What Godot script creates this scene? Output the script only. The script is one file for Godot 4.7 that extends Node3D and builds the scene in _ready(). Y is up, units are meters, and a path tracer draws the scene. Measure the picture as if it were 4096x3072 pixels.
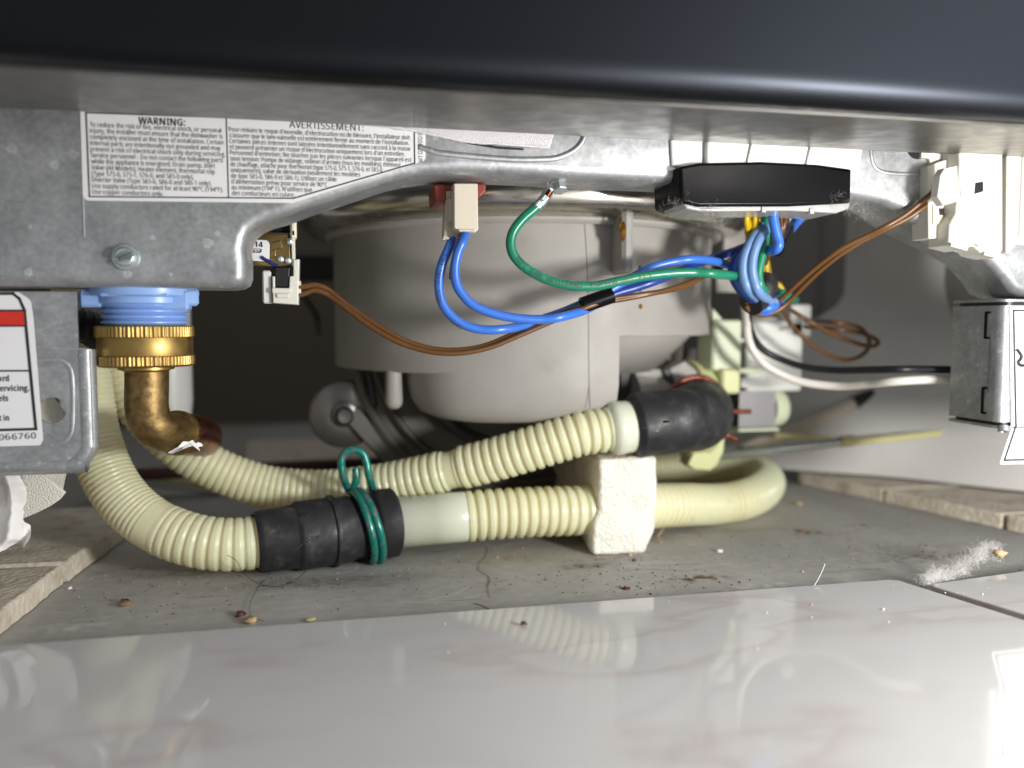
extends Node3D
# Underside of a kitchen appliance with its kick plate off: base frame, drain hoses, wiring, pump, tiles. Metres, y up, the frame's front sheet lies in z = 0.

class G extends RefCounted:
	var v := PackedVector3Array()
	var n := PackedVector3Array()
	var t := PackedVector2Array()
	var f := PackedInt32Array()
	func vert(p: Vector3, nn: Vector3, uv := Vector2.ZERO) -> int:
		v.append(p); n.append(nn); t.append(uv)
		return v.size() - 1
	func tri(a: int, b: int, c: int) -> void:
		var cr := (v[b] - v[a]).cross(v[c] - v[a])
		if cr.dot(n[a] + n[b] + n[c]) > 0.0:
			f.append(a); f.append(c); f.append(b)
		else:
			f.append(a); f.append(b); f.append(c)
	func quad(a: int, b: int, c: int, d: int) -> void:
		tri(a, b, c); tri(a, c, d)
	func face(pts: Array, nrm: Vector3) -> void:
		var k := []
		for p in pts: k.append(vert(p, nrm))
		for i in range(1, k.size() - 1): tri(k[0], k[i], k[i + 1])
	func poly(pts: PackedVector2Array, z: float, xf: Transform3D, nz: float) -> void:
		var ix := Geometry2D.triangulate_polygon(pts)
		var nn := (xf.basis * Vector3(0, 0, nz)).normalized()
		var k := []
		for p in pts: k.append(vert(xf * Vector3(p.x, p.y, z), nn, p))
		for i in range(0, ix.size(), 3): tri(k[ix[i]], k[ix[i + 1]], k[ix[i + 2]])
	func rows(ps: Array, ns: Array, closed: bool) -> void:
		var w: int = ps[0].size()
		var base := v.size()
		for r in ps.size():
			for i in w: vert(ps[r][i], ns[r][i], Vector2(float(i) / w, float(r)))
		for r in ps.size() - 1:
			for i in (w if closed else w - 1):
				var j := (i + 1) % w
				quad(base + r * w + i, base + r * w + j, base + (r + 1) * w + j, base + (r + 1) * w + i)
	func mesh() -> ArrayMesh:
		var a := []
		a.resize(Mesh.ARRAY_MAX)
		a[Mesh.ARRAY_VERTEX] = v; a[Mesh.ARRAY_NORMAL] = n; a[Mesh.ARRAY_TEX_UV] = t; a[Mesh.ARRAY_INDEX] = f
		var m := ArrayMesh.new()
		m.add_surface_from_arrays(Mesh.PRIMITIVE_TRIANGLES, a)
		return m

# ---------------------------------------------------------------- shapes
func smooth(pts: Array, step: float) -> PackedVector3Array:
	var raw := PackedVector3Array()
	for i in pts.size() - 1:
		var p0: Vector3 = pts[max(i - 1, 0)]
		var p1: Vector3 = pts[i]
		var p2: Vector3 = pts[i + 1]
		var p3: Vector3 = pts[min(i + 2, pts.size() - 1)]
		for k in 24: raw.append(p1.cubic_interpolate(p2, p0, p3, k / 24.0))
	raw.append(pts[-1])
	var total := 0.0
	for i in raw.size() - 1: total += raw[i].distance_to(raw[i + 1])
	var count: int = max(2, int(round(total / step)))
	var out := PackedVector3Array()
	var at := 0
	var run := 0.0
	for k in count + 1:
		var want := total * k / count
		while at < raw.size() - 2 and run + raw[at].distance_to(raw[at + 1]) < want:
			run += raw[at].distance_to(raw[at + 1]); at += 1
		var d := raw[at].distance_to(raw[at + 1])
		out.append(raw[at].lerp(raw[at + 1], clampf((want - run) / maxf(d, 1e-9), 0, 1)))
	return out

func tube(g: G, path: PackedVector3Array, rad: PackedFloat32Array, seg := 10, caps := true) -> void:
	var cnt := path.size()
	var up := Vector3.UP
	var prev := (path[1] - path[0]).normalized()
	if absf(prev.y) > 0.9: up = Vector3.RIGHT
	var u := (up - prev * up.dot(prev)).normalized()
	var ps := []
	var ns := []
	for i in cnt:
		var tg := (path[min(i + 1, cnt - 1)] - path[max(i - 1, 0)]).normalized()
		if prev.cross(tg).length() > 1e-7: u = Quaternion(prev, tg) * u
		u = (u - tg * u.dot(tg)).normalized()
		prev = tg
		var w := tg.cross(u)
		var r: float = rad[min(i, rad.size() - 1)]
		var slope := 0.0
		if rad.size() > 1:
			var a: int = max(i - 1, 0)
			var b: int = min(i + 1, cnt - 1)
			slope = (rad[b] - rad[a]) / maxf(path[a].distance_to(path[b]), 1e-7)
		var pr := PackedVector3Array()
		var nr := PackedVector3Array()
		for k in seg:
			var an := TAU * k / seg
			var d := u * cos(an) + w * sin(an)
			pr.append(path[i] + d * r)
			nr.append((d - tg * slope).normalized())
		ps.append(pr); ns.append(nr)
	g.rows(ps, ns, true)
	if caps:
		g.face(Array(ps[0]), (path[0] - path[1]).normalized())
		g.face(Array(ps[-1]), (path[-1] - path[-2]).normalized())

func wire_mesh(pts: Array, r: float, seg := 10, step := 0.003) -> ArrayMesh:
	var g := G.new()
	tube(g, smooth(pts, step), PackedFloat32Array([r]), seg)
	return g.mesh()

# profile of (radius, height) from bottom to top along the outside, turned round local y; ripple = [count, depth] cuts flutes into it
func lathe(g: G, prof: Array, seg: int, xf := Transform3D(), a0 := 0.0, a1 := TAU, ripple := []) -> void:
	var m := prof.size()
	var sn := []
	for i in m - 1:
		var d: Vector2 = prof[i + 1] - prof[i]
		sn.append(Vector2(d.y, -d.x).normalized())
	var full := absf(a1 - a0 - TAU) < 1e-4
	for i in m - 1:
		var n0: Vector2 = sn[i]
		var n1: Vector2 = sn[i]
		if i > 0 and sn[i - 1].dot(sn[i]) > 0.7: n0 = (sn[i - 1] + sn[i]).normalized()
		if i < m - 2 and sn[i + 1].dot(sn[i]) > 0.7: n1 = (sn[i + 1] + sn[i]).normalized()
		var ps := []
		var ns := []
		for e in 2:
			var q: Vector2 = prof[i + e]
			var nn: Vector2 = n1 if e else n0
			var pr := PackedVector3Array()
			var nr := PackedVector3Array()
			for k in (seg if full else seg + 1):
				var an := a0 + (a1 - a0) * k / seg
				var r := q.x
				var tw := 0.0
				if ripple.size() and q.x > 0.001:
					r += ripple[1] * (absf(sin(an * ripple[0] * 0.5)) - 1.0)
					tw = -ripple[1] * ripple[0] * 0.5 * cos(an * ripple[0] * 0.5) * signf(sin(an * ripple[0] * 0.5)) / q.x
				var d := Vector3(cos(an), 0, sin(an))
				var s := Vector3(-sin(an), 0, cos(an))
				pr.append(xf * (d * r + Vector3.UP * q.y))
				nr.append((xf.basis * (d * nn.x + Vector3.UP * nn.y + s * tw * absf(nn.x))).normalized())
			ps.append(pr); ns.append(nr)
		g.rows(ps, ns, full)

# a sheet or block: outline in local x, y, front face at local z = 0 with a rounded edge of radius r, going back to -depth
func plate(g: G, outline: Array, depth: float, r := 0.0, steps := 4, xf := Transform3D()) -> void:
	var p := PackedVector2Array(outline)
	if Geometry2D.is_polygon_clockwise(p): p.reverse()
	var m := p.size()
	var en := []
	for i in m:
		var d := (p[(i + 1) % m] - p[i]).normalized()
		en.append(Vector2(d.y, -d.x))
	var layers := []   # [inset, z, normal tilt]
	if r > 0.0:
		for k in steps + 1:
			var a := PI / 2 * (1.0 - float(k) / steps)
			layers.append([r * (1.0 - cos(a)), -r * (1.0 - sin(a)), a])
	else:
		layers.append([0.0, 0.0, 0.0])
	layers.append([0.0, -depth, 0.0])
	var mit := []
	for i in m:
		var a: Vector2 = en[(i + m - 1) % m]
		var b: Vector2 = en[i]
		var s := a + b
		mit.append(s / maxf(s.dot(b), 0.35) if s.length() > 0.01 else b)
	for i in m:
		var j := (i + 1) % m
		var na: Vector2 = en[i]
		var nb: Vector2 = en[i]
		if en[(i + m - 1) % m].dot(en[i]) > 0.75: na = (en[(i + m - 1) % m] + en[i]).normalized()
		if en[j].dot(en[i]) > 0.75: nb = (en[i] + en[j]).normalized()
		var ps := []
		var ns := []
		for L in layers:
			var qa: Vector2 = p[i] - mit[i] * L[0]
			var qb: Vector2 = p[j] - mit[j] * L[0]
			ps.append(PackedVector3Array([xf * Vector3(qa.x, qa.y, L[1]), xf * Vector3(qb.x, qb.y, L[1])]))
			var c := cos(L[2])
			var s := sin(L[2])
			ns.append(PackedVector3Array([(xf.basis * Vector3(na.x * c, na.y * c, s)).normalized(), (xf.basis * Vector3(nb.x * c, nb.y * c, s)).normalized()]))
		g.rows(ps, ns, false)
	var front := PackedVector2Array()
	for i in m: front.append(p[i] - mit[i] * layers[0][0])
	if r > 0.0 and Geometry2D.triangulate_polygon(front).is_empty():
		var shrunk := Geometry2D.offset_polygon(p, -r * 0.96, Geometry2D.JOIN_MITER)
		if shrunk.size(): front = shrunk[0]
	g.poly(front, layers[0][1], xf, 1.0)
	g.poly(p, -depth, xf, -1.0)

# rounds the corners of an outline; r = one radius or one per corner
func rounded(pts: Array, r, steps := 5) -> Array:
	var out := []
	var m := pts.size()
	for i in m:
		var rr: float = r[i] if r is Array else r
		var a: Vector2 = (pts[(i + m - 1) % m] - pts[i])
		var b: Vector2 = (pts[(i + 1) % m] - pts[i])
		var lim := minf(a.length(), b.length()) * 0.48
		var half := absf(a.angle_to(b)) / 2.0
		var cut := minf(lim, rr / maxf(tan(half), 0.05))
		if cut < 1e-6 or half > 1.55:
			out.append(pts[i]); continue
		var p0: Vector2 = pts[i] + a.normalized() * cut
		var p2: Vector2 = pts[i] + b.normalized() * cut
		for k in steps + 1:
			var s := float(k) / steps
			out.append(p0.lerp(pts[i], s).lerp((pts[i] as Vector2).lerp(p2, s), s))
	return out

func rect(x0: float, y0: float, x1: float, y1: float) -> Array:
	return [Vector2(x0, y0), Vector2(x1, y0), Vector2(x1, y1), Vector2(x0, y1)]

# a box with chamfered edges
func rbox(g: G, c: Vector3, size: Vector3, bev := 0.0006, basis := Basis()) -> void:
	var h := size / 2
	var b := minf(bev, minf(h.x, minf(h.y, h.z)) * 0.9)
	var ax := [Vector3.RIGHT, Vector3.UP, Vector3.BACK]
	for i in 3:
		for s in [-1.0, 1.0]:
			var a1: Vector3 = ax[(i + 1) % 3]
			var a2: Vector3 = ax[(i + 2) % 3]
			var o: Vector3 = ax[i] * s * h[i]
			var e1: Vector3 = a1 * (h[(i + 1) % 3] - b)
			var e2: Vector3 = a2 * (h[(i + 2) % 3] - b)
			var q := []
			for k in [[-1, -1], [1, -1], [1, 1], [-1, 1]]: q.append(c + basis * (o + e1 * k[0] + e2 * k[1]))
			g.face(q, basis * (ax[i] * s))
	for i in 3:
		for s1 in [-1.0, 1.0]:
			for s2 in [-1.0, 1.0]:
				var j := (i + 1) % 3
				var k := (i + 2) % 3
				var q := []
				for e in [[-1, 0], [1, 0], [1, 1], [-1, 1]]:
					var p := Vector3.ZERO
					p[i] = e[0] * (h[i] - b)
					p[j] = s1 * (h[j] - (b if e[1] else 0.0))
					p[k] = s2 * (h[k] - (0.0 if e[1] else b))
					q.append(c + basis * p)
				var nn := Vector3.ZERO
				nn[j] = s1; nn[k] = s2
				g.face(q, (basis * nn).normalized())
	for sx in [-1.0, 1.0]:
		for sy in [-1.0, 1.0]:
			for sz in [-1.0, 1.0]:
				var q := []
				for i in 3:
					var p := Vector3(sx, sy, sz) * (h - Vector3.ONE * b)
					p[i] = [sx, sy, sz][i] * h[i]
					q.append(c + basis * p)
				g.face(q, (basis * Vector3(sx, sy, sz)).normalized())

func box_mesh(c: Vector3, size: Vector3, bev := 0.0006, basis := Basis()) -> ArrayMesh:
	var g := G.new()
	rbox(g, c, size, bev, basis)
	return g.mesh()

func plate_mesh(outline: Array, depth: float, r := 0.0, steps := 4, xf := Transform3D()) -> ArrayMesh:
	var g := G.new()
	plate(g, outline, depth, r, steps, xf)
	return g.mesh()

func lathe_mesh(prof: Array, seg: int, xf := Transform3D(), a0 := 0.0, a1 := TAU, ripple := []) -> ArrayMesh:
	var g := G.new()
	lathe(g, prof, seg, xf, a0, a1, ripple)
	return g.mesh()

func axis(from: Vector3, to: Vector3) -> Transform3D:   # local y runs from one point towards another
	var y := (to - from).normalized()
	var x := (Vector3.BACK - y * Vector3.BACK.dot(y)).normalized() if absf(y.z) < 0.9 else (Vector3.RIGHT - y * Vector3.RIGHT.dot(y)).normalized()
	return Transform3D(Basis(x, y, x.cross(y)), from)

func z_at(z: float) -> Transform3D:
	return Transform3D(Basis(), Vector3(0, 0, z))

# outline in (z, y), run along x from x0 to x1
func along_x(g: G, prof: Array, x0: float, x1: float, r := 0.0) -> void:
	var o := []
	for p in prof: o.append(Vector2(-p.x, p.y))
	plate(g, o, x1 - x0, r, 3, Transform3D(Basis(Vector3(0, 0, -1), Vector3(0, 1, 0), Vector3(1, 0, 0)), Vector3(x1, 0, 0)))

# ---------------------------------------------------------------- naming
var used := {}

func numbered(called: String) -> String:
	used[called] = used.get(called, -1) + 1
	return called if used[called] == 0 else "%s_%03d" % [called, used[called]]

func tag(o: Node3D, label: String, category: String, group := "") -> void:
	o.set_meta("label", label); o.set_meta("category", category)
	if group: o.set_meta("group", group)

func thing(called: String, label: String, category: String, at := Vector3.ZERO, group := "") -> Node3D:
	var o := Node3D.new()
	o.name = numbered(called)
	add_child(o, true)
	o.position = at
	tag(o, label, category, group)
	return o

func part(parent: Node3D, called: String, mesh: Mesh, material: Material, label := "") -> MeshInstance3D:
	var o := MeshInstance3D.new()
	var nm := called
	var k := 0
	while parent.has_node(nm):
		k += 1; nm = "%s_%03d" % [called, k]
	o.name = nm
	o.mesh = mesh
	o.material_override = material
	parent.add_child(o, true)
	if not parent is MeshInstance3D: o.position = -parent.position
	if label: o.set_meta("label", label)
	return o

func solo(called: String, mesh: Mesh, material: Material, label: String, category: String, group := "") -> MeshInstance3D:
	var o := MeshInstance3D.new()
	o.name = numbered(called)
	o.mesh = mesh
	o.material_override = material
	add_child(o, true)
	tag(o, label, category, group)
	return o

func structure(called: String, mesh: Mesh, material: Material) -> MeshInstance3D:
	var o := MeshInstance3D.new()
	o.name = called
	o.mesh = mesh
	o.material_override = material
	add_child(o, true)
	o.set_meta("kind", "structure")
	return o

# ---------------------------------------------------------------- lettering
var fonts := {}

func letters(parent: Node3D, text: String, at: Vector3, right: Vector3, up: Vector3, size: float, width: float, material: Material, bold := false, called := "text_line", mono := false) -> MeshInstance3D:
	var key := "mono" if mono else ("bold" if bold else "plain")
	if not fonts.has(key):
		var fo := SystemFont.new()
		fo.font_names = PackedStringArray(["Droid Sans Mono"] if mono else ["Droid Sans"])
		fo.font_weight = 700 if bold else 400
		fonts[key] = fo
	var tm := TextMesh.new()
	tm.font = fonts[key]
	tm.text = text
	tm.font_size = 24
	tm.pixel_size = 0.01
	tm.depth = 0.0
	tm.curve_step = 4.0
	tm.horizontal_alignment = HORIZONTAL_ALIGNMENT_LEFT
	var bb := tm.get_aabb()
	var sy := size / 0.171            # capital height of the font at this size
	var sx := sy if width <= 0.0 else width / maxf(bb.size.x, 0.001)
	var o := part(parent, called, tm, material)
	var away := right.cross(up).normalized()
	var b := Basis(right.normalized() * sx, up.normalized() * sy, away * sy)
	o.transform = Transform3D(b, at - b * Vector3(bb.position.x, tm_base(tm, bb), 0)) if parent is MeshInstance3D else Transform3D(b, at - parent.position - b * Vector3(bb.position.x, tm_base(tm, bb), 0))
	return o

var base_of := {}
func tm_base(tm: TextMesh, _bb: AABB) -> float:     # height of the baseline: the bottom of an «H» set the same way
	var k := str(tm.font.get_instance_id())
	if not base_of.has(k):
		var h := TextMesh.new()
		h.font = tm.font; h.text = "H"; h.font_size = tm.font_size; h.pixel_size = tm.pixel_size; h.depth = 0.0
		base_of[k] = h.get_aabb().position.y
	return base_of[k]

# ---------------------------------------------------------------- materials
var M := {}

func lin(r: float, g: float, b: float) -> Color:
	return Color(r, g, b).linear_to_srgb()

func mat(c: Color, rough := 0.5, metal := 0.0, spec := 0.5) -> StandardMaterial3D:
	var m := StandardMaterial3D.new()
	m.albedo_color = c
	m.roughness = rough
	m.metallic = metal
	m.metallic_specular = spec
	return m

func noise(sd: int, freq: float, oct := 4, kind := FastNoiseLite.TYPE_SIMPLEX_SMOOTH) -> FastNoiseLite:
	var nz := FastNoiseLite.new()
	nz.seed = sd; nz.frequency = freq; nz.fractal_octaves = oct; nz.noise_type = kind
	return nz

func ramp_tex(nz: FastNoiseLite, cols: Array, size := 512) -> NoiseTexture2D:
	var gr := Gradient.new()
	var off := PackedFloat32Array()
	var cc := PackedColorArray()
	for c in cols:
		off.append(c[0]); cc.append(c[1])
	gr.offsets = off
	gr.colors = cc
	var tx := NoiseTexture2D.new()
	tx.width = size; tx.height = size; tx.seamless = true
	tx.noise = nz
	tx.color_ramp = gr
	return tx

func grey_tex(nz: FastNoiseLite, lo: float, hi: float, size := 512) -> NoiseTexture2D:
	return ramp_tex(nz, [[0.0, Color(lo, lo, lo)], [1.0, Color(hi, hi, hi)]], size)

func tri(m: StandardMaterial3D, metres: float) -> StandardMaterial3D:   # textures laid from three sides, one repeat per so many metres
	m.uv1_triplanar = true
	m.uv1_triplanar_sharpness = 4.0
	m.uv1_scale = Vector3.ONE / metres
	m.uv1_offset = Vector3(0.37, 0.21, 0.11)
	return m

func bump(m: StandardMaterial3D, tex: Texture2D, cm: float) -> StandardMaterial3D:
	m.heightmap_enabled = true
	m.heightmap_texture = tex
	m.heightmap_scale = cm
	return m

var rng := RandomNumberGenerator.new()

func spangle_image(sd: int) -> ImageTexture:     # the leaf-like crystals and splash marks of zinc plating
	var im := noise(sd, 0.05, 4, FastNoiseLite.TYPE_SIMPLEX).get_seamless_image(1024, 1024)
	im.convert(Image.FORMAT_RGB8)
	var fine := noise(sd + 1, 0.022, 2, FastNoiseLite.TYPE_CELLULAR).get_seamless_image(1024, 1024)
	fine.convert(Image.FORMAT_RGB8)
	var wide := noise(sd + 2, 0.006, 3).get_seamless_image(1024, 1024)
	wide.convert(Image.FORMAT_RGB8)
	for y in 1024:
		for x in 1024:
			var a := im.get_pixel(x, y).r
			var b := fine.get_pixel(x, y).r
			var c := wide.get_pixel(x, y).r
			var q := 0.70 + 0.09 * (a - 0.5) + 0.09 * (b - 0.5) + 0.12 * (c - 0.5)
			im.set_pixel(x, y, Color(q * 0.985, q, q * 1.008))
	rng.seed = sd
	for k in 9000:
		var gx := rng.randi_range(0, 1022)
		var gy := rng.randi_range(0, 1022)
		var gs := rng.randf_range(-0.05, 0.06)
		for q in [Vector2i(0, 0), Vector2i(1, 0), Vector2i(0, 1), Vector2i(1, 1)]:
			var go := im.get_pixel(gx + q.x, gy + q.y)
			im.set_pixel(gx + q.x, gy + q.y, Color(go.r + gs, go.g + gs, go.b + gs))
	for k in 230:
		var r := rng.randf_range(3, 13) * (1.0 if rng.randf() < 0.5 else 0.5)
		var cx := rng.randi_range(0, 1023)
		var cy := rng.randi_range(0, 1023)
		var up := rng.randf_range(0.05, 0.16)
		var wob := rng.randf() * TAU
		for dy in range(-15, 16):
			for dx in range(-15, 16):
				var an := atan2(dy, dx)
				var rr := r * (1.0 + 0.12 * sin(an * 3 + wob) + 0.10 * sin(an * 7 + wob * 2))
				var d := sqrt(dx * dx + dy * dy) / rr
				if d < 1.0:
					var px := posmod(cx + dx, 1024)
					var py := posmod(cy + dy, 1024)
					var o := im.get_pixel(px, py)
					var s := up * (0.6 + 0.7 * d) * clampf((1.0 - d) * 5, 0, 1)
					im.set_pixel(px, py, Color(o.r + s, o.g + s, o.b + s))
	for k in 70:     # fine scratches
		var p := Vector2(rng.randf_range(0, 1023), rng.randf_range(0, 1023))
		var an := rng.randf_range(-0.9, 0.9)
		var gs := rng.randf_range(0.06, 0.18) * (1.0 if rng.randf() < 0.7 else -1.0)
		for s in int(rng.randf_range(15, 120)):
			p += Vector2(cos(an), sin(an))
			an += rng.randf_range(-0.02, 0.02)
			var o := im.get_pixel(posmod(int(p.x), 1024), posmod(int(p.y), 1024))
			im.set_pixel(posmod(int(p.x), 1024), posmod(int(p.y), 1024), Color(o.r + gs, o.g + gs, o.b + gs))
	return ImageTexture.create_from_image(im)

# the cement board under the appliance: mottling, trowel streaks, stains, dried splashes, scratches and darker bands along hoses and foam; it covers BX by BZ metres from BO
const BO := Vector2(-0.75, -0.7)
const BS := Vector2(1.6, 0.95)

func board_image() -> ImageTexture:
	var w := 2048
	var h := 1216
	var big := noise(91, 0.004, 5).get_image(w, h)
	var fine := noise(92, 0.12, 3).get_image(w, h)
	var streak := noise(94, 0.02, 4).get_image(w, h / 8)
	var im := Image.create(w, h, false, Image.FORMAT_RGB8)
	for y in h:
		for x in w:
			var q := 0.655 + 0.10 * (big.get_pixel(x, y).r - 0.5) + 0.06 * (fine.get_pixel(x, y).r - 0.5) + 0.06 * (streak.get_pixel(x, y / 8).r - 0.5)
			im.set_pixel(x, y, Color(q * 1.0, q * 0.985, q * 0.955))
	rng.seed = 404
	# [x, z, half length, half width, colour, strength, share of specks]
	var marks := [[0.0818, -0.0150, 0.0140, 0.0040, Color(0.30, 0.21, 0.13), 0.80, 1.00], [0.0430, -0.0415, 0.0130, 0.0040, Color(0.27, 0.25, 0.22), 0.75, 0.50], [0.0679, 0.0064, 0.0200, 0.0050, Color(0.84, 0.83, 0.80), 0.30, 0.90], [0.1012, 0.0009, 0.0180, 0.0040, Color(0.84, 0.83, 0.80), 0.50, 0.90], [0.0219, -0.0600, 0.0200, 0.0120, Color(0.52, 0.48, 0.38), 0.40, 0.20], [-0.1577, -0.0076, 0.0130, 0.0080, Color(0.84, 0.83, 0.80), 0.45, 0.90], [-0.1378, -0.0174, 0.0200, 0.0040, Color(0.84, 0.83, 0.80), 0.35, 0.90], [-0.1513, -0.0789, 0.0200, 0.0060, Color(0.27, 0.25, 0.22), 0.30, 0.60], [0.1732, -0.0738, 0.0100, 0.0035, Color(0.30, 0.21, 0.13), 0.70, 0.90], [0.2067, -0.0828, 0.0090, 0.0030, Color(0.30, 0.21, 0.13), 0.60, 0.90], [0.1952, -0.0357, 0.0400, 0.0120, Color(0.27, 0.25, 0.22), 0.15, 0.50], [0.1981, -0.0223, 0.0300, 0.0060, Color(0.30, 0.21, 0.13), 0.35, 1.00], [0.1054, -0.0013, 0.0160, 0.0050, Color(0.84, 0.83, 0.80), 0.50, 0.90], [0.2034, -0.0979, 0.0300, 0.0300, Color(0.74, 0.73, 0.71), 0.40, 0.30], [-0.0707, -0.0432, 0.0500, 0.0080, Color(0.27, 0.25, 0.22), 0.45, 0.30], [-0.1257, -0.0680, 0.0300, 0.0060, Color(0.27, 0.25, 0.22), 0.40, 0.40], [0.0574, -0.0507, 0.0220, 0.0060, Color(0.42, 0.38, 0.30), 0.45, 0.50], [-0.0096, -0.0612, 0.0300, 0.0120, Color(0.47, 0.45, 0.38), 0.35, 0.30], [0.1350, -0.0862, 0.0300, 0.0060, Color(0.45, 0.42, 0.36), 0.35, 0.30]]  # last five: darker bands along the feet of coupling, hoses and foam
	for m in marks: smudge(im, m[0], m[1], m[2], m[3], m[4], m[5], m[6])
	for k in 60:    # small random damp spots and pale splashes
		var light := rng.randf() < 0.5
		smudge(im, rng.randf_range(-0.2, 0.32), rng.randf_range(-0.16, 0.03), rng.randf_range(0.002, 0.012), rng.randf_range(0.001, 0.004), Color(0.86, 0.85, 0.83) if light else Color(0.36, 0.32, 0.27), rng.randf_range(0.1, 0.3), 0.5)
	for crack in [[Vector2(0.0047, -0.0832), Vector2(0.0042, -0.0765), Vector2(0.0011, -0.0644), Vector2(-0.0030, -0.0571), Vector2(-0.0055, -0.0461), Vector2(-0.0028, -0.0365), Vector2(-0.0033, -0.0296), Vector2(-0.0054, -0.0234), Vector2(-0.0072, -0.0096)], [Vector2(-0.0141, -0.0037), Vector2(-0.0117, -0.0010), Vector2(-0.0100, 0.0029), Vector2(-0.0085, 0.0080)]]:    # hairline cracks
		for i in crack.size() - 1:
			for s in 70:
				var q: Vector2 = (crack[i] as Vector2).lerp(crack[i + 1], s / 70.0) + Vector2(rng.randf_range(-1, 1), rng.randf_range(-1, 1)) * 0.00025
				im.set_pixelv(Vector2i((q - BO) / BS * Vector2(w, h)), im.get_pixelv(Vector2i((q - BO) / BS * Vector2(w, h))).lerp(Color(0.24, 0.22, 0.19), 0.12))
	for k in 90:    # scratches
		var p := Vector2(rng.randf_range(-0.2, 0.3), rng.randf_range(-0.12, 0.03))
		var an := rng.randf_range(-0.5, 0.5)
		var up := rng.randf() < 0.6
		for s in int(rng.randf_range(8, 60)):
			p += Vector2(cos(an), sin(an) * 0.6) * 0.0006
			an += rng.randf_range(-0.15, 0.15)
			var px := Vector2i((p - BO) / BS * Vector2(w, h))
			if px.x < 0 or px.y < 0 or px.x >= w or px.y >= h: continue
			var o := im.get_pixelv(px)
			im.set_pixelv(px, o.lerp(Color(0.84, 0.83, 0.81) if up else Color(0.34, 0.31, 0.28), 0.3))
	return ImageTexture.create_from_image(im)

func smudge(im: Image, x: float, z: float, rx: float, rz: float, col: Color, power: float, specks: float) -> void:
	var w := im.get_width()
	var h := im.get_height()
	var c := (Vector2(x, z) - BO) / BS * Vector2(w, h)
	var r := Vector2(rx, rz) / BS * Vector2(w, h)
	var nz := noise(int(absf(x * 9000.0) + absf(z * 7000.0)), 0.12, 4)
	for py in range(maxi(0, int(c.y - r.y * 2)), mini(h, int(c.y + r.y * 2) + 1)):
		for px in range(maxi(0, int(c.x - r.x * 2)), mini(w, int(c.x + r.x * 2) + 1)):
			var d := (Vector2(px, py) - c) / r
			var v := nz.get_noise_2d(px, py)
			var s := exp(-d.length_squared() * 1.4) * clampf(lerpf(1.0, 0.5 + v * 2.4, specks), 0.0, 1.4) * power
			if s > 0.01: im.set_pixel(px, py, im.get_pixel(px, py).lerp(col, minf(s, 0.9)))

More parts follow.
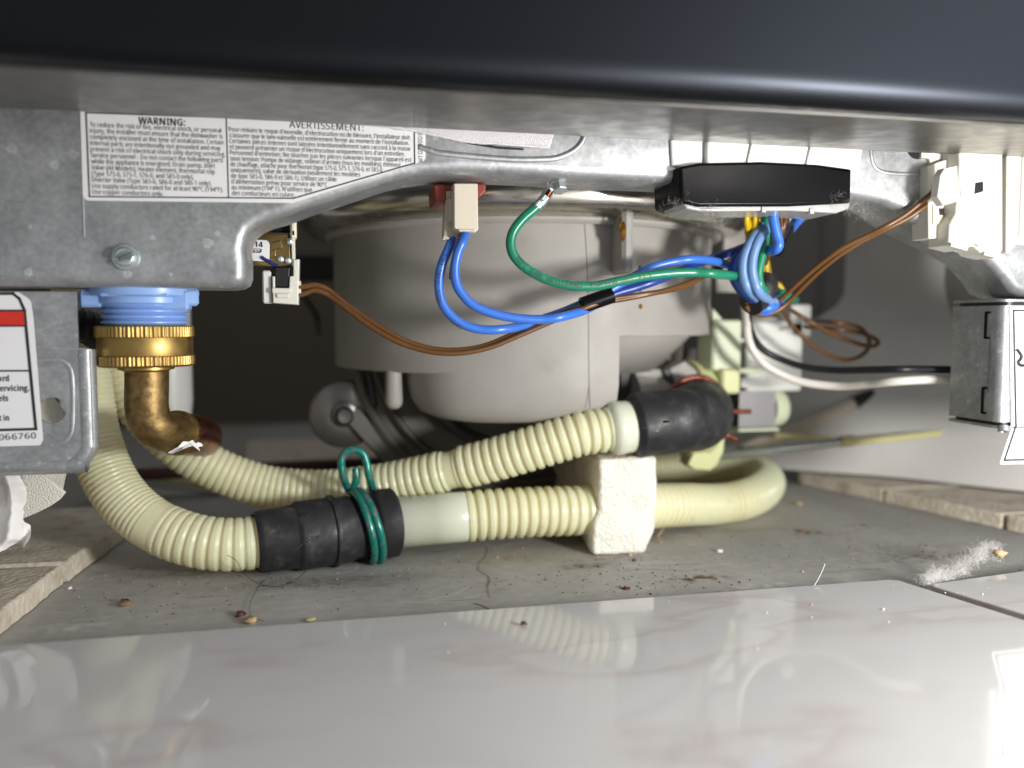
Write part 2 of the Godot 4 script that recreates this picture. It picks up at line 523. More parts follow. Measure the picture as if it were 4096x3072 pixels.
func make_materials() -> void:
	var sp := spangle_image(11)
	var z := mat(Color(0.97, 0.97, 0.975), 0.46, 0.66)
	z.albedo_texture = sp
	z.roughness = 1.0
	z.roughness_texture = grey_tex(noise(21, 0.02, 4), 0.38, 0.54)
	M.zinc = bump(tri(z, 0.16), grey_tex(noise(22, 0.05, 4), 0, 1), 0.006)
	var zs := z.duplicate()
	M.zinc_bright = tri(zs, 0.09)
	M.steel = tri(mat(Color(0.78, 0.76, 0.72), 0.24, 1.0), 0.1)
	M.steel.roughness = 1.0
	M.steel.roughness_texture = grey_tex(noise(31, 0.012, 4), 0.16, 0.36)
	M.stainless = tri(mat(Color(0.50, 0.49, 0.475), 0.2, 1.0), 0.12)
	M.stainless.roughness = 1.0
	M.stainless.roughness_texture = grey_tex(noise(32, 0.02, 3), 0.30, 0.46)
	M.door = mat(Color(0.168, 0.178, 0.198), 0.40, 1.0)
	M.screw = mat(Color(0.78, 0.82, 0.83), 0.34, 0.85)
	M.label = mat(lin(0.80, 0.80, 0.81), 0.42)
	M.ink = mat(lin(0.02, 0.02, 0.025), 0.5)
	M.red_ink = mat(lin(0.62, 0.03, 0.015), 0.45)
	M.blue_ink = mat(lin(0.008, 0.012, 0.16), 0.4)
	var brass := mat(Color(0.70, 0.585, 0.355), 0.3, 1.0)
	brass.roughness = 1.0
	brass.roughness_texture = grey_tex(noise(41, 0.03, 4), 0.33, 0.56)
	M.brass = tri(brass, 0.05)
	var cast := mat(Color.WHITE, 0.4, 1.0)
	cast.albedo_texture = ramp_tex(noise(42, 0.02, 5), [[0.0, Color(0.35, 0.285, 0.19)], [0.45, Color(0.53, 0.44, 0.29)], [1.0, Color(0.66, 0.56, 0.38)]])
	cast.roughness = 0.52
	M.cast_brass = bump(tri(cast, 0.05), grey_tex(noise(43, 0.06, 3), 0, 1), 0.007)
	var cop := mat(Color.WHITE, 0.35, 1.0)
	cop.albedo_texture = ramp_tex(noise(44, 0.015, 5), [[0.0, Color(0.30, 0.15, 0.10)], [0.5, Color(0.55, 0.30, 0.20)], [1.0, Color(0.74, 0.45, 0.32)]])
	M.copper = tri(cop, 0.05)
	var cl := mat(Color.WHITE, 0.34, 0.6)
	cl.albedo_texture = ramp_tex(noise(45, 0.02, 4), [[0.0, Color(0.34, 0.17, 0.13)], [0.6, Color(0.52, 0.28, 0.21)], [1.0, Color(0.72, 0.50, 0.42)]])
	M.copper_paint = tri(cl, 0.03)
	M.blue_plastic = mat(lin(0.27, 0.43, 0.78), 0.33)
	M.blue_plastic.subsurf_scatter_enabled = true
	M.blue_plastic.subsurf_scatter_strength = 0.08
	var hose := mat(Color.WHITE, 0.3)
	hose.albedo_texture = ramp_tex(noise(48, 0.02, 5), [[0.0, Color(0.86, 0.82, 0.66)], [0.22, Color(0.945, 0.93, 0.785)], [0.6, Color(0.955, 0.94, 0.795)], [0.85, Color(0.95, 0.93, 0.75)], [1.0, Color(0.88, 0.845, 0.69)]])
	hose.backlight_enabled = true
	hose.backlight = lin(0.40, 0.38, 0.26)
	hose.subsurf_scatter_enabled = true
	hose.subsurf_scatter_strength = 0.3
	M.hose = tri(hose, 0.11)
	var cuff := mat(lin(0.76, 0.78, 0.63), 0.24)
	cuff.backlight_enabled = true
	cuff.backlight = lin(0.28, 0.29, 0.2)
	M.cuff = cuff
	var rub := mat(Color.WHITE, 0.5, 0.0, 0.45)
	rub.albedo_texture = ramp_tex(noise(51, 0.012, 5), [[0.0, Color(0.125, 0.125, 0.135)], [0.6, Color(0.16, 0.16, 0.17)], [0.8, Color(0.23, 0.225, 0.22)], [1.0, Color(0.36, 0.35, 0.33)]])
	rub.roughness = 1.0
	rub.roughness_texture = grey_tex(noise(52, 0.01, 4), 0.34, 0.75)
	M.rubber = bump(tri(rub, 0.06), grey_tex(noise(53, 0.1, 3), 0, 1), 0.006)
	var teal := mat(Color.WHITE, 0.3, 0.35)
	teal.albedo_texture = ramp_tex(noise(54, 0.018, 5), [[0.0, Color(0.03, 0.42, 0.37)], [0.56, Color(0.06, 0.55, 0.48)], [0.64, Color(0.36, 0.42, 0.42)], [1.0, Color(0.55, 0.56, 0.57)]])
	M.teal = tri(teal, 0.03)
	var foam := mat(Color.WHITE, 0.2)
	foam.albedo_texture = ramp_tex(noise(61, 0.03, 2, FastNoiseLite.TYPE_CELLULAR), [[0.0, Color(0.985, 0.968, 0.925)], [0.5, Color(0.975, 0.957, 0.905)], [0.8, Color(0.94, 0.92, 0.85)], [1.0, Color(0.87, 0.845, 0.75)]])
	foam.subsurf_scatter_enabled = true
	foam.subsurf_scatter_strength = 0.12
	foam.backlight_enabled = true
	foam.backlight = lin(0.30, 0.28, 0.23)
	M.foam = bump(tri(foam, 0.024), ramp_tex(noise(62, 0.03, 2, FastNoiseLite.TYPE_CELLULAR), [[0.0, Color.BLACK], [1.0, Color.WHITE]]), 0.045)
	var gp := mat(Color.WHITE, 0.42)
	gp.albedo_texture = ramp_tex(noise(71, 0.006, 5), [[0.0, Color(0.595, 0.58, 0.555)], [0.25, Color(0.625, 0.61, 0.588)], [1.0, Color(0.655, 0.64, 0.62)]])
	gp.roughness = 1.0
	gp.roughness_texture = grey_tex(noise(72, 0.008, 4), 0.46, 0.7)
	M.grey = bump(tri(gp, 0.12), grey_tex(noise(73, 0.05, 3), 0, 1), 0.004)
	M.grey_dark = mat(lin(0.115, 0.105, 0.09), 0.5)
	M.steel_dull = mat(Color(0.48, 0.47, 0.46), 0.36, 0.8)
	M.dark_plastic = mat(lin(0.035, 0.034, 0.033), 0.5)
	M.black = mat(lin(0.012, 0.012, 0.014), 0.4)
	var tp := mat(lin(0.006, 0.006, 0.007), 0.24, 0.0, 0.2)
	M.tape = bump(tri(tp, 0.05), grey_tex(noise(75, 0.008, 3), 0, 1), 0.003)
	M.white = mat(lin(0.70, 0.685, 0.61), 0.36)
	M.white_warm = mat(lin(0.80, 0.76, 0.60), 0.4)
	M.milky = mat(lin(0.72, 0.72, 0.70), 0.28)
	M.beige = mat(lin(0.62, 0.56, 0.46), 0.42)
	M.beige_dark = mat(lin(0.50, 0.45, 0.36), 0.42)
	M.red_plastic = mat(lin(0.24, 0.035, 0.022), 0.4)
	M.pump_green = mat(lin(0.66, 0.68, 0.36), 0.36)
	M.pump_pale = mat(lin(0.66, 0.72, 0.52), 0.4)
	M.coil_white = mat(lin(0.78, 0.79, 0.75), 0.4)
	M.lamination = mat(Color(0.74, 0.73, 0.74), 0.4, 0.6)
	M.core_dark = mat(Color(0.34, 0.33, 0.34), 0.5, 0.4)
	M.gold_plate = tri(mat(Color(0.58, 0.49, 0.31), 0.3, 0.9), 0.05)
	M.navy = mat(lin(0.012, 0.014, 0.03), 0.3)
	M.wire_blue = mat(lin(0.045, 0.17, 0.62), 0.3)
	M.wire_deep = mat(lin(0.015, 0.05, 0.28), 0.28)
	M.wire_pale = mat(lin(0.14, 0.26, 0.50), 0.36)
	M.wire_green = mat(lin(0.012, 0.21, 0.115), 0.28)
	M.wire_brown = mat(lin(0.125, 0.054, 0.014), 0.34)
	M.wire_red = mat(lin(0.30, 0.012, 0.03), 0.3)
	M.wire_yellow = mat(lin(0.62, 0.42, 0.01), 0.3)
	M.wire_white = mat(lin(0.72, 0.685, 0.625), 0.34)
	M.clear_grey = mat(lin(0.42, 0.42, 0.41), 0.2)
	M.wire_black = mat(lin(0.010, 0.010, 0.013), 0.45)
	M.recess = mat(lin(0.006, 0.006, 0.006), 0.9, 0.0, 0.1)
	M.rod = mat(Color(0.82, 0.84, 0.82), 0.2, 0.9)
	M.nylon = mat(lin(0.62, 0.58, 0.28), 0.4)
	M.felt = bump(tri(mat(lin(0.82, 0.80, 0.82), 0.9), 0.02), grey_tex(noise(81, 0.06, 4), 0, 1), 0.05)
	var board := mat(Color.WHITE, 0.72)
	board.albedo_texture = board_image()
	M.board = board
	bump(board, grey_tex(noise(93, 0.09, 4), 0, 1, 1024), 0.02)
	var marble := mat(Color.WHITE, 0.055)
	marble.albedo_texture = ramp_tex(noise(101, 0.0035, 5), [[0.0, Color(0.79, 0.785, 0.78)], [0.47, Color(0.80, 0.795, 0.79)], [0.58, Color(0.79, 0.778, 0.772)], [0.655, Color(0.765, 0.735, 0.727)], [0.72, Color(0.80, 0.79, 0.785)], [1.0, Color(0.79, 0.785, 0.78)]], 1024)
	marble.roughness = 1.0
	marble.roughness_texture = ramp_tex(noise(106, 0.012, 5), [[0.0, Color(0.03, 0.03, 0.03)], [0.5, Color(0.05, 0.05, 0.05)], [0.75, Color(0.11, 0.11, 0.11)], [1.0, Color(0.22, 0.22, 0.22)]])
	M.marble = tri(marble, 0.42)
	M.marble.uv1_scale = Vector3(1.6, 3.0, 4.2)
	var cer := mat(Color.WHITE, 0.75)
	cer.albedo_texture = ramp_tex(noise(102, 0.012, 5), [[0.0, Color(0.68, 0.61, 0.51)], [0.35, Color(0.79, 0.75, 0.68)], [1.0, Color(0.86, 0.83, 0.77)]])
	M.ceramic = bump(tri(cer, 0.1), grey_tex(noise(103, 0.05, 4), 0, 1), 0.05)
	M.grout = bump(tri(mat(lin(0.10, 0.065, 0.035), 0.9), 0.03), grey_tex(noise(104, 0.06, 4), 0, 1), 0.1)
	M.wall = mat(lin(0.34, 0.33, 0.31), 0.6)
	var sheet := mat(Color.WHITE, 0.5)
	sheet.albedo_texture = ramp_tex(noise(105, 0.006, 5), [[0.0, Color(0.76, 0.75, 0.735)], [1.0, Color(0.85, 0.845, 0.835)]])
	M.sheet = tri(sheet, 0.25)
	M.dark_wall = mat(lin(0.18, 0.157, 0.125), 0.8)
	var cloth := mat(lin(0.80, 0.78, 0.70), 0.95)
	M.cloth = bump(tri(cloth, 0.012), grey_tex(noise(111, 0.03, 1, FastNoiseLite.TYPE_CELLULAR), 1, 0), 0.03)
	M.fibre = mat(lin(0.84, 0.82, 0.80), 0.95)
	M.lint = mat(lin(0.42, 0.40, 0.38), 0.9)
	M.hair = mat(lin(0.02, 0.018, 0.016), 0.4)
	M.crumb_dark = mat(lin(0.05, 0.04, 0.035), 0.8)
	M.crumb_tan = mat(lin(0.55, 0.40, 0.22), 0.8)
	M.chip = mat(lin(0.26, 0.16, 0.09), 0.7)
	M.seed = mat(lin(0.10, 0.03, 0.015), 0.45)
	M.glue = mat(lin(0.22, 0.10, 0.012), 0.14)
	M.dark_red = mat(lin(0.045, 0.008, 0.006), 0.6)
	M.white_chip = mat(lin(0.85, 0.85, 0.84), 0.5)

# ---------------------------------------------------------------- the scene
func _ready() -> void:
	make_materials()
	var cam := Camera3D.new()
	cam.name = "camera"
	add_child(cam)
	cam.position = Vector3(-0.064, 0.107, 0.302)
	cam.rotation_degrees = Vector3(-4.2, -12.0, 0.0)
	cam.fov = 50.0
	cam.near = 0.01
	cam.far = 20.0
	var at := CameraAttributesPhysical.new()
	at.frustum_focal_length = 25.734
	at.frustum_focus_distance = 0.318
	at.exposure_aperture = 4.4
	at.frustum_near = 0.01
	at.frustum_far = 20.0
	cam.attributes = at
	var we := WorldEnvironment.new()
	we.name = "world_environment"
	var env := Environment.new()
	env.background_mode = Environment.BG_COLOR
	env.background_color = lin(0.33, 0.33, 0.335)
	env.tonemap_mode = Environment.TONE_MAPPER_LINEAR
	env.tonemap_exposure = 1.06
	env.sdfgi_enabled = true
	env.ssao_enabled = true
	env.ssil_enabled = true
	we.environment = env
	add_child(we)
	# the hand-held work light beside the camera
	var lamp := OmniLight3D.new()
	lamp.name = "work_light"
	lamp.position = Vector3(0.215, 0.092, 0.29)
	lamp.light_energy = 0.145
	lamp.light_color = Color(1.0, 0.99, 0.975)
	lamp.light_size = 0.026
	lamp.omni_range = 6.0
	lamp.omni_attenuation = 2.0
	lamp.shadow_enabled = true
	add_child(lamp)
	# added soft fill, in front and right, placed for the sheen on the door
	var room := AreaLight3D.new()
	room.name = "added_fill_light"
	room.area_size = Vector2(0.9, 1.0)
	room.position = Vector3(1.15, 0.75, 1.15)
	add_child(room)
	room.look_at(Vector3(0.0, 0.1, 0.0), Vector3.UP)
	room.light_energy = 0.85
	room.light_color = Color(0.97, 0.985, 1.0)
	room.area_range = 8.0
	room.shadow_enabled = true

	build_setting()
	build_door()
	build_base_frame()
	build_bracket()
	build_junction_box()
	build_sump()
	build_hoses()
	build_pump()
	build_left_fittings()
	build_electrics()
	build_wires()
	build_right_side()
	build_small_things()

func floor_tile(parent: Node3D, outline: Array, top: float, thick: float, material: Material, called := "tile", chip := 0.0, bev := 0.0008) -> void:
	# outline in (x, -z); top face up
	var o := []
	if chip > 0.0:
		for i in outline.size():
			var a: Vector2 = outline[i]
			var b: Vector2 = outline[(i + 1) % outline.size()]
			var k: int = max(1, int(a.distance_to(b) / 0.004))
			for s in k:
				var d := (b - a).normalized()
				o.append(a.lerp(b, float(s) / k) + Vector2(-d.y, d.x) * rng.randf_range(-chip, chip))
	else:
		o = rounded(outline, 0.002, 3)
	part(parent, called, plate_mesh(o, thick, bev, 3, Transform3D(Basis(Vector3(1, 0, 0), Vector3(0, 0, -1), Vector3(0, 1, 0)), Vector3(0, top, 0))), material)

func build_setting() -> void:
	rng.seed = 5
	# ground sheet of cement board, finely dished so that it is not a perfect plane
	var g := G.new()
	var hn := noise(7, 9.0, 3)
	var ps := []
	var ns := []
	for j in 81:
		var pr := PackedVector3Array()
		var nr := PackedVector3Array()
		for i in 101:
			var x := -0.75 + 1.6 * i / 100.0
			var z := -0.7 + 0.95 * j / 80.0
			pr.append(Vector3(x, hn.get_noise_2d(x, z) * 0.0003 - 0.0002, z))
			nr.append(Vector3.UP)
		ps.append(pr); ns.append(nr)
	g.rows(ps, ns, false)
	for i in g.v.size(): g.t[i] = (Vector2(g.v[i].x, g.v[i].z) - BO) / BS
	var fl := structure("floor", g.mesh(), M.board)
	# kitchen tiles in front, set on the board
	floor_tile(fl, [Vector2(-0.42, -0.0275), Vector2(0.1440, -0.0258), Vector2(0.1475, -0.0275), Vector2(0.205, -0.24), Vector2(0.20, -0.5), Vector2(-0.42, -0.5)], 0.008, 0.0078, M.marble)
	floor_tile(fl, [Vector2(0.1553, -0.0357), Vector2(0.157, -0.0340), Vector2(0.45, 0.008), Vector2(0.45, -0.5), Vector2(0.222, -0.5), Vector2(0.2145, -0.24)], 0.008, 0.0078, M.marble)
	var gr := G.new()
	plate(gr, [Vector2(0.143, -0.031), Vector2(0.1565, -0.0375), Vector2(0.2165, -0.24), Vector2(0.2025, -0.24)], 0.0052, 0.0008, 2, Transform3D(Basis(Vector3(1, 0, 0), Vector3(0, 0, -1), Vector3(0, 1, 0)), Vector3(0, 0.0052, 0)))
	part(fl, "grout", gr.mesh(), M.grout)
	# broken ends of the old tiling, left and right
	floor_tile(fl, [Vector2(-0.40, -0.10), Vector2(-0.181, -0.085), Vector2(-0.1785, 0.010), Vector2(-0.1756, 0.0611), Vector2(-0.40, 0.066)], 0.0082, 0.0079, M.ceramic, "tile", 0.0005, 0.0016)
	floor_tile(fl, [Vector2(-0.40, 0.0685), Vector2(-0.1745, 0.0635), Vector2(-0.1700, 0.118), Vector2(-0.1665, 0.17), Vector2(-0.40, 0.18)], 0.0088, 0.0085, M.ceramic, "tile", 0.0005, 0.0016)
	floor_tile(fl, [Vector2(0.2364, 0.1914), Vector2(0.2545, 0.1300), Vector2(0.45, 0.128), Vector2(0.45, 0.215), Vector2(0.25, 0.215)], 0.0082, 0.0079, M.ceramic, "tile", 0.0004, 0.0016)
	floor_tile(fl, [Vector2(0.2556, 0.1270), Vector2(0.2735, 0.0590), Vector2(0.45, 0.057), Vector2(0.45, 0.1255)], 0.0082, 0.0079, M.ceramic, "tile", 0.0004, 0.0016)
	floor_tile(fl, [Vector2(0.2742, 0.0555), Vector2(0.2860, 0.0050), Vector2(0.45, 0.004), Vector2(0.45, 0.0540)], 0.0088, 0.0085, M.ceramic, "tile", 0.0004, 0.0016)
	floor_tile(fl, [Vector2(-0.13, 0.30), Vector2(0.02, 0.28), Vector2(0.03, 0.42), Vector2(-0.14, 0.42)], 0.0085, 0.008, M.ceramic, "tile", 0.0006, 0.0016)
	# walls of the space under the appliance
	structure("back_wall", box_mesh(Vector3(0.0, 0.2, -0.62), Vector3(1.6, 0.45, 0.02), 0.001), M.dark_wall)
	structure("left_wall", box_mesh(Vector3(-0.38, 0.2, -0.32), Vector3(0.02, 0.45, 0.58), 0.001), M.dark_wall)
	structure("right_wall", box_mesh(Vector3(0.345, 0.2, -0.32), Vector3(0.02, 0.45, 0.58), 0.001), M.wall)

func build_door() -> void:
	var t := thing("appliance_door", "dark stainless appliance door hanging across the top, out of focus", "appliance door", Vector3(0, 0.178, 0.03))
	var g := G.new()
	var pf := []
	for p in rounded([Vector2(0.0010, 0.186), Vector2(0.0010, 0.1768), Vector2(0.0840, 0.1698), Vector2(0.0860, 0.55), Vector2(0.0845, 0.55), Vector2(0.0825, 0.1712), Vector2(0.0025, 0.1785), Vector2(0.0025, 0.186)], [0.0004, 0.001, 0.0085, 0.0004, 0.0004, 0.007, 0.0006, 0.0004], 9): pf.append(p)
	along_x(g, pf, -0.6, 0.7)
	part(t, "front_sheet", g.mesh(), M.door)
	var g2 := G.new()
	rbox(g2, Vector3(0.05, 0.17295, 0.0405), Vector3(1.28, 0.0010, 0.066), 0.0003, Basis(Vector3.RIGHT, atan2(0.0070, 0.0830)))
	part(t, "bottom_flange", g2.mesh(), M.stainless)
	part(t, "inner_panel", box_mesh(Vector3(0.05, 0.370, 0.045), Vector3(1.28, 0.35, 0.07), 0.002), M.dark_plastic)

func bolt_head(parent: Node3D, c: Vector3, nrm: Vector3, r: float, turn: float, hex := false) -> void:
	var xf := axis(c, c + nrm)
	xf.basis = xf.basis * Basis(Vector3.UP, turn)
	part(parent, "washer", lathe_mesh([Vector2(0.0002, 0), Vector2(r, 0), Vector2(r, r * 0.12), Vector2(r * 0.94, r * 0.2), Vector2(r * 0.5, r * 0.22)], 28, xf), M.screw)
	var up := Transform3D(xf.basis * Basis(Vector3(1, 0, 0), Vector3(0, 0, -1), Vector3(0, 1, 0)), xf * Vector3(0, r * 0.85, 0))
	var hr := r * 0.74
	if hex:
		var o := []
		for k in 6: o.append(Vector2(cos(k * PI / 3), sin(k * PI / 3)) * hr * 1.1)
		up.origin = xf * Vector3(0, r * 1.15, 0)
		part(parent, "hex_head", plate_mesh(rounded(o, hr * 0.12, 2), r * 1.05, r * 0.14, 3, up), M.screw)
	else:
		for s in [-1.0, 1.0]:
			var o := []
			for k in 15:
				var a := asin(0.17) + (PI - 2 * asin(0.17)) * k / 14.0
				o.append(Vector2(cos(a), s * sin(a)) * hr)
			part(parent, "slotted_head_half", plate_mesh(o, r * 0.7, r * 0.2, 4, up), M.screw)

func build_base_frame() -> void:
	var t := thing("base_frame", "galvanized steel base frame with arched opening and rolled edge", "appliance frame", Vector3(-0.05, 0.12, 0.0))
	var ol := [Vector2(-0.2108, 0.1992), Vector2(-0.2148, 0.1196), Vector2(-0.1011, 0.1193), Vector2(-0.0977, 0.1198), Vector2(-0.0956, 0.1211), Vector2(-0.0947, 0.1234), Vector2(-0.0945, 0.1284), Vector2(-0.0948, 0.1330), Vector2(-0.0942, 0.1363), Vector2(-0.0929, 0.1388), Vector2(-0.0904, 0.1409), Vector2(-0.0867, 0.1427), Vector2(-0.0819, 0.1441), Vector2(-0.0772, 0.1460), Vector2(-0.0708, 0.1486), Vector2(-0.0631, 0.1513), Vector2(-0.0567, 0.1537), Vector2(-0.0501, 0.1561), Vector2(-0.0457, 0.1577), Vector2(-0.0412, 0.1590), Vector2(-0.0366, 0.1600), Vector2(-0.0314, 0.1608), Vector2(-0.0232, 0.1616), Vector2(-0.0147, 0.1620), Vector2(-0.0049, 0.1622), Vector2(0.0097, 0.1620), Vector2(0.0242, 0.1617), Vector2(0.0422, 0.1615), Vector2(0.0589, 0.1616), Vector2(0.0919, 0.1611), Vector2(0.1200, 0.1597), Vector2(0.1393, 0.1581), Vector2(0.1493, 0.1573), Vector2(0.1574, 0.1561), Vector2(0.1631, 0.1540), Vector2(0.1684, 0.1506), Vector2(0.1767, 0.1464), Vector2(0.1868, 0.1425), Vector2(0.1982, 0.1379), Vector2(0.2076, 0.1332), Vector2(0.2153, 0.1265), Vector2(0.2202, 0.1206), Vector2(0.2257, 0.1185), Vector2(0.2459, 0.1178), Vector2(0.2902, 0.1171), Vector2(0.2821, 0.2349)]
	part(t, "front_sheet", plate_mesh(ol, 0.026, 0.0042, 6), M.zinc)
	# pressed outlines of the stamped recesses
	var g := G.new()
	tube(g, smooth([Vector3(-0.0340, 0.1703, -0.0004), Vector3(-0.0290, 0.1691, -0.0004), Vector3(-0.0255, 0.1684, -0.0004), Vector3(-0.0042, 0.1674, -0.0004), Vector3(0.0098, 0.1677, -0.0004), Vector3(0.0178, 0.1687, -0.0004), Vector3(0.0242, 0.1718, -0.0004), Vector3(0.0273, 0.1754, -0.0004), Vector3(0.0280, 0.1786, -0.0004), Vector3(0.0267, 0.1825, -0.0004)], 0.002), PackedFloat32Array([0.0013]), 10)
	part(t, "pressed_rim", g.mesh(), M.zinc)
	var g3 := G.new()
	tube(g3, smooth([Vector3(0.1482, 0.1834, -0.0004), Vector3(0.1489, 0.1761, -0.0004), Vector3(0.1503, 0.1712, -0.0004), Vector3(0.1540, 0.1687, -0.0004), Vector3(0.1620, 0.1681, -0.0004), Vector3(0.1772, 0.1683, -0.0004)], 0.002), PackedFloat32Array([0.0010]), 10)
	part(t, "pressed_rim", g3.mesh(), M.zinc)
	part(t, "slot", plate_mesh([Vector2(-0.0240, 0.1742), Vector2(-0.0147, 0.1732), Vector2(-0.0053, 0.1717), Vector2(0.0043, 0.1715), Vector2(0.0046, 0.1708), Vector2(-0.0053, 0.1709), Vector2(-0.0156, 0.1721)], 0.0006, 0, 1, z_at(0.0004)), M.black)
	part(t, "round_hole", plate_mesh(ring_pts(Vector2(0.1702, 0.1792), 0.0050, 24), 0.0006, 0, 1, z_at(0.0004)), M.black)
	part(t, "sheet_seam", box_mesh(Vector3(-0.1460, 0.1423, 0.0001), Vector3(0.00035, 0.0135, 0.0005), 0.0001), M.screw)
	var bt := part(t, "screw", lathe_mesh([Vector2(0.0001, 0), Vector2(0.0040, 0), Vector2(0.0040, 0.0004), Vector2(0.0001, 0.0005)], 24, axis(Vector3(-0.1333, 0.1293, 0.0000), Vector3(-0.1333, 0.1293, 0.0000) + Vector3.BACK)), M.screw)
	bolt_head(bt, Vector3(-0.1333, 0.1293, 0.0002), Vector3(0.05, 0.02, 1), 0.0045, 0.35)
	# the printed warning label
	var lab := part(t, "warning_label", plate_mesh(rounded([Vector2(-0.1458, 0.1787), Vector2(-0.0614, 0.1799), Vector2(-0.0316, 0.1796), Vector2(-0.0317, 0.1657), Vector2(-0.0782, 0.1491), Vector2(-0.1460, 0.1479)], [0.002, 0.0005, 0.001, 0.0018, 0.003, 0.002], 4), 0.0002, 0, 1, z_at(0.00025)), M.label, "white bilingual warning label")
	var z := 0.0004
	frame_line(lab, [Vector3(-0.1440, 0.1766, 0.0004), Vector3(-0.0998, 0.1772, 0.0004), Vector3(-0.0357, 0.1777, 0.0004), Vector3(-0.0356, 0.1645, 0.0004), Vector3(-0.0780, 0.1507, 0.0004), Vector3(-0.1439, 0.1492, 0.0004)], 0.00022, true)
	frame_line(lab, [Vector3(-0.0998, 0.1772, 0.0004), Vector3(-0.0997, 0.1502, 0.0004)], 0.00018, false)
	var y0: float = Vector3(-0.1431, 0.1721, 0.0004).y
	var dy: float = (y0 - Vector3(-0.1439, 0.1501, 0.0004).y) / 11.0
	var en := ["To reduce the risk of fire, electrical shock, or personal", "injury, the installer must ensure that the dishwasher is", "completely enclosed at the time of installation. Certain", "internal parts are intentionally not grounded and may", "present a risk of electrical shock only during servicing.", "Service personnel - Do not contact the following parts", "while the appliance is energized; Drain pump, Inlet", "Valve (All Models); Heater element, thermostat clip", "(Type 575-0, 575-1, 576-0, and 585-0 only),", "Diverter Valve (Type 585-0, 586-0 and 586-1 only).", "Use supply conductors rated for at least 90°C (194°F).", "Use copper conductors only."]
	var er := [Vector3(-0.1015, 0.1739, 0.0004), Vector3(-0.1011, 0.1718, 0.0004), Vector3(-0.1009, 0.1698, 0.0004), Vector3(-0.1019, 0.1676, 0.0004), Vector3(-0.1004, 0.1656, 0.0004), Vector3(-0.1012, 0.1635, 0.0004), Vector3(-0.1039, 0.1615, 0.0004), Vector3(-0.1040, 0.1596, 0.0004), Vector3(-0.1109, 0.1572, 0.0004), Vector3(-0.1052, 0.1554, 0.0004), Vector3(-0.1014, 0.1536, 0.0004), Vector3(-0.1207, 0.1511, 0.0004)]
	var el := [Vector3(-0.1430, 0.1727, 0.0004), Vector3(-0.1431, 0.1707, 0.0004), Vector3(-0.1431, 0.1687, 0.0004), Vector3(-0.1431, 0.1666, 0.0004), Vector3(-0.1431, 0.1646, 0.0004), Vector3(-0.1430, 0.1626, 0.0004), Vector3(-0.1430, 0.1605, 0.0004), Vector3(-0.1430, 0.1585, 0.0004), Vector3(-0.1430, 0.1565, 0.0004), Vector3(-0.1430, 0.1544, 0.0004), Vector3(-0.1431, 0.1524, 0.0004), Vector3(-0.1430, 0.1504, 0.0004)]
	for i in en.size(): letters(lab, en[i], Vector3(el[i].x, y0 - dy * i, z), Vector3.RIGHT, Vector3.UP, 0.00155, er[i].x - el[i].x, M.ink)
	var fr := ["Pour réduire le risque d'incendie, d'electrocution ou de blessure, l'installateur doit", "s'assurer que le lave-vaisselle est entièrement fermé au moment de l'installation.", "Certaines pièces internes sont laissées intentionnellement sans raccord à la masse", "et peuvent présenter un risque d'électrocution uniquement lors d'un entretien.", "Personnel d'entretien: Ne touchez pas les pièces suivantes lorsque l'appareil est", "sous tension: Pompe de vidange, robinet d'arrivée (tous les modèles); élément", "de chauffage, attache pour thermostat (type 575-0, 575-1, 576-0, et 585-0", "uniquement), valve de dérivation (seulement les modèles", "de type 585-0, 586-0 et 586-1). Utilisez un câble", "d'alimentation prévu pour service de 90°C", "au minimum (194° F). N'utilisez que", "des conducteurs en cuivre."]
	var rr := [Vector3(-0.0373, 0.1744, 0.0004), Vector3(-0.0376, 0.1722, 0.0004), Vector3(-0.0372, 0.1700, 0.0004), Vector3(-0.0392, 0.1682, 0.0004), Vector3(-0.0370, 0.1661, 0.0004), Vector3(-0.0409, 0.1642, 0.0004), Vector3(-0.0474, 0.1622, 0.0004), Vector3(-0.0553, 0.1601, 0.0004), Vector3(-0.0635, 0.1579, 0.0004), Vector3(-0.0668, 0.1558, 0.0004), Vector3(-0.0721, 0.1537, 0.0004), Vector3(-0.0780, 0.1518, 0.0004)]
	for i in fr.size(): letters(lab, fr[i], Vector3(Vector3(-0.0990, 0.1701, 0.0004).x + 0.00004 * i, y0 + 0.00055 - dy * 0.978 * i, z), Vector3.RIGHT, Vector3.UP, 0.00155, rr[i].x - Vector3(-0.0990, 0.1701, 0.0004).x, M.ink)
	letters(lab, "WARNING:", Vector3(Vector3(-0.1279, 0.1738, 0.0004).x, Vector3(-0.1279, 0.1738, 0.0004).y, z), Vector3.RIGHT, Vector3.UP, 0.0023, Vector3(-0.1131, 0.1746, 0.0004).x - Vector3(-0.1279, 0.1738, 0.0004).x, M.ink, true)
	letters(lab, "AVERTISSEMENT:", Vector3(Vector3(-0.0790, 0.1742, 0.0004).x, Vector3(-0.0790, 0.1749, 0.0004).y, z), Vector3.RIGHT, Vector3.UP, 0.0023, Vector3(-0.0536, 0.1749, 0.0004).x - Vector3(-0.0790, 0.1742, 0.0004).x, M.ink)
	letters(lab, "W10300091", Vector3(-0.0328, 0.1650, 0.0004), Vector3.UP, Vector3.LEFT, 0.0016, 0.0112, M.ink, false, "text_line", true)
	# white felt strip tucked behind the door
	var fo := [Vector2(-0.0612, 0.1852), Vector2(0.0173, 0.1879), Vector2(0.0166, 0.1803), Vector2(0.0141, 0.1714), Vector2(0.0041, 0.1718), Vector2(-0.0046, 0.1721), Vector2(-0.0131, 0.1721), Vector2(-0.0187, 0.1725), Vector2(-0.0266, 0.1738), Vector2(-0.0362, 0.1754), Vector2(-0.0448, 0.1763), Vector2(-0.0541, 0.1768), Vector2(-0.0608, 0.1782)]
	var fp := []
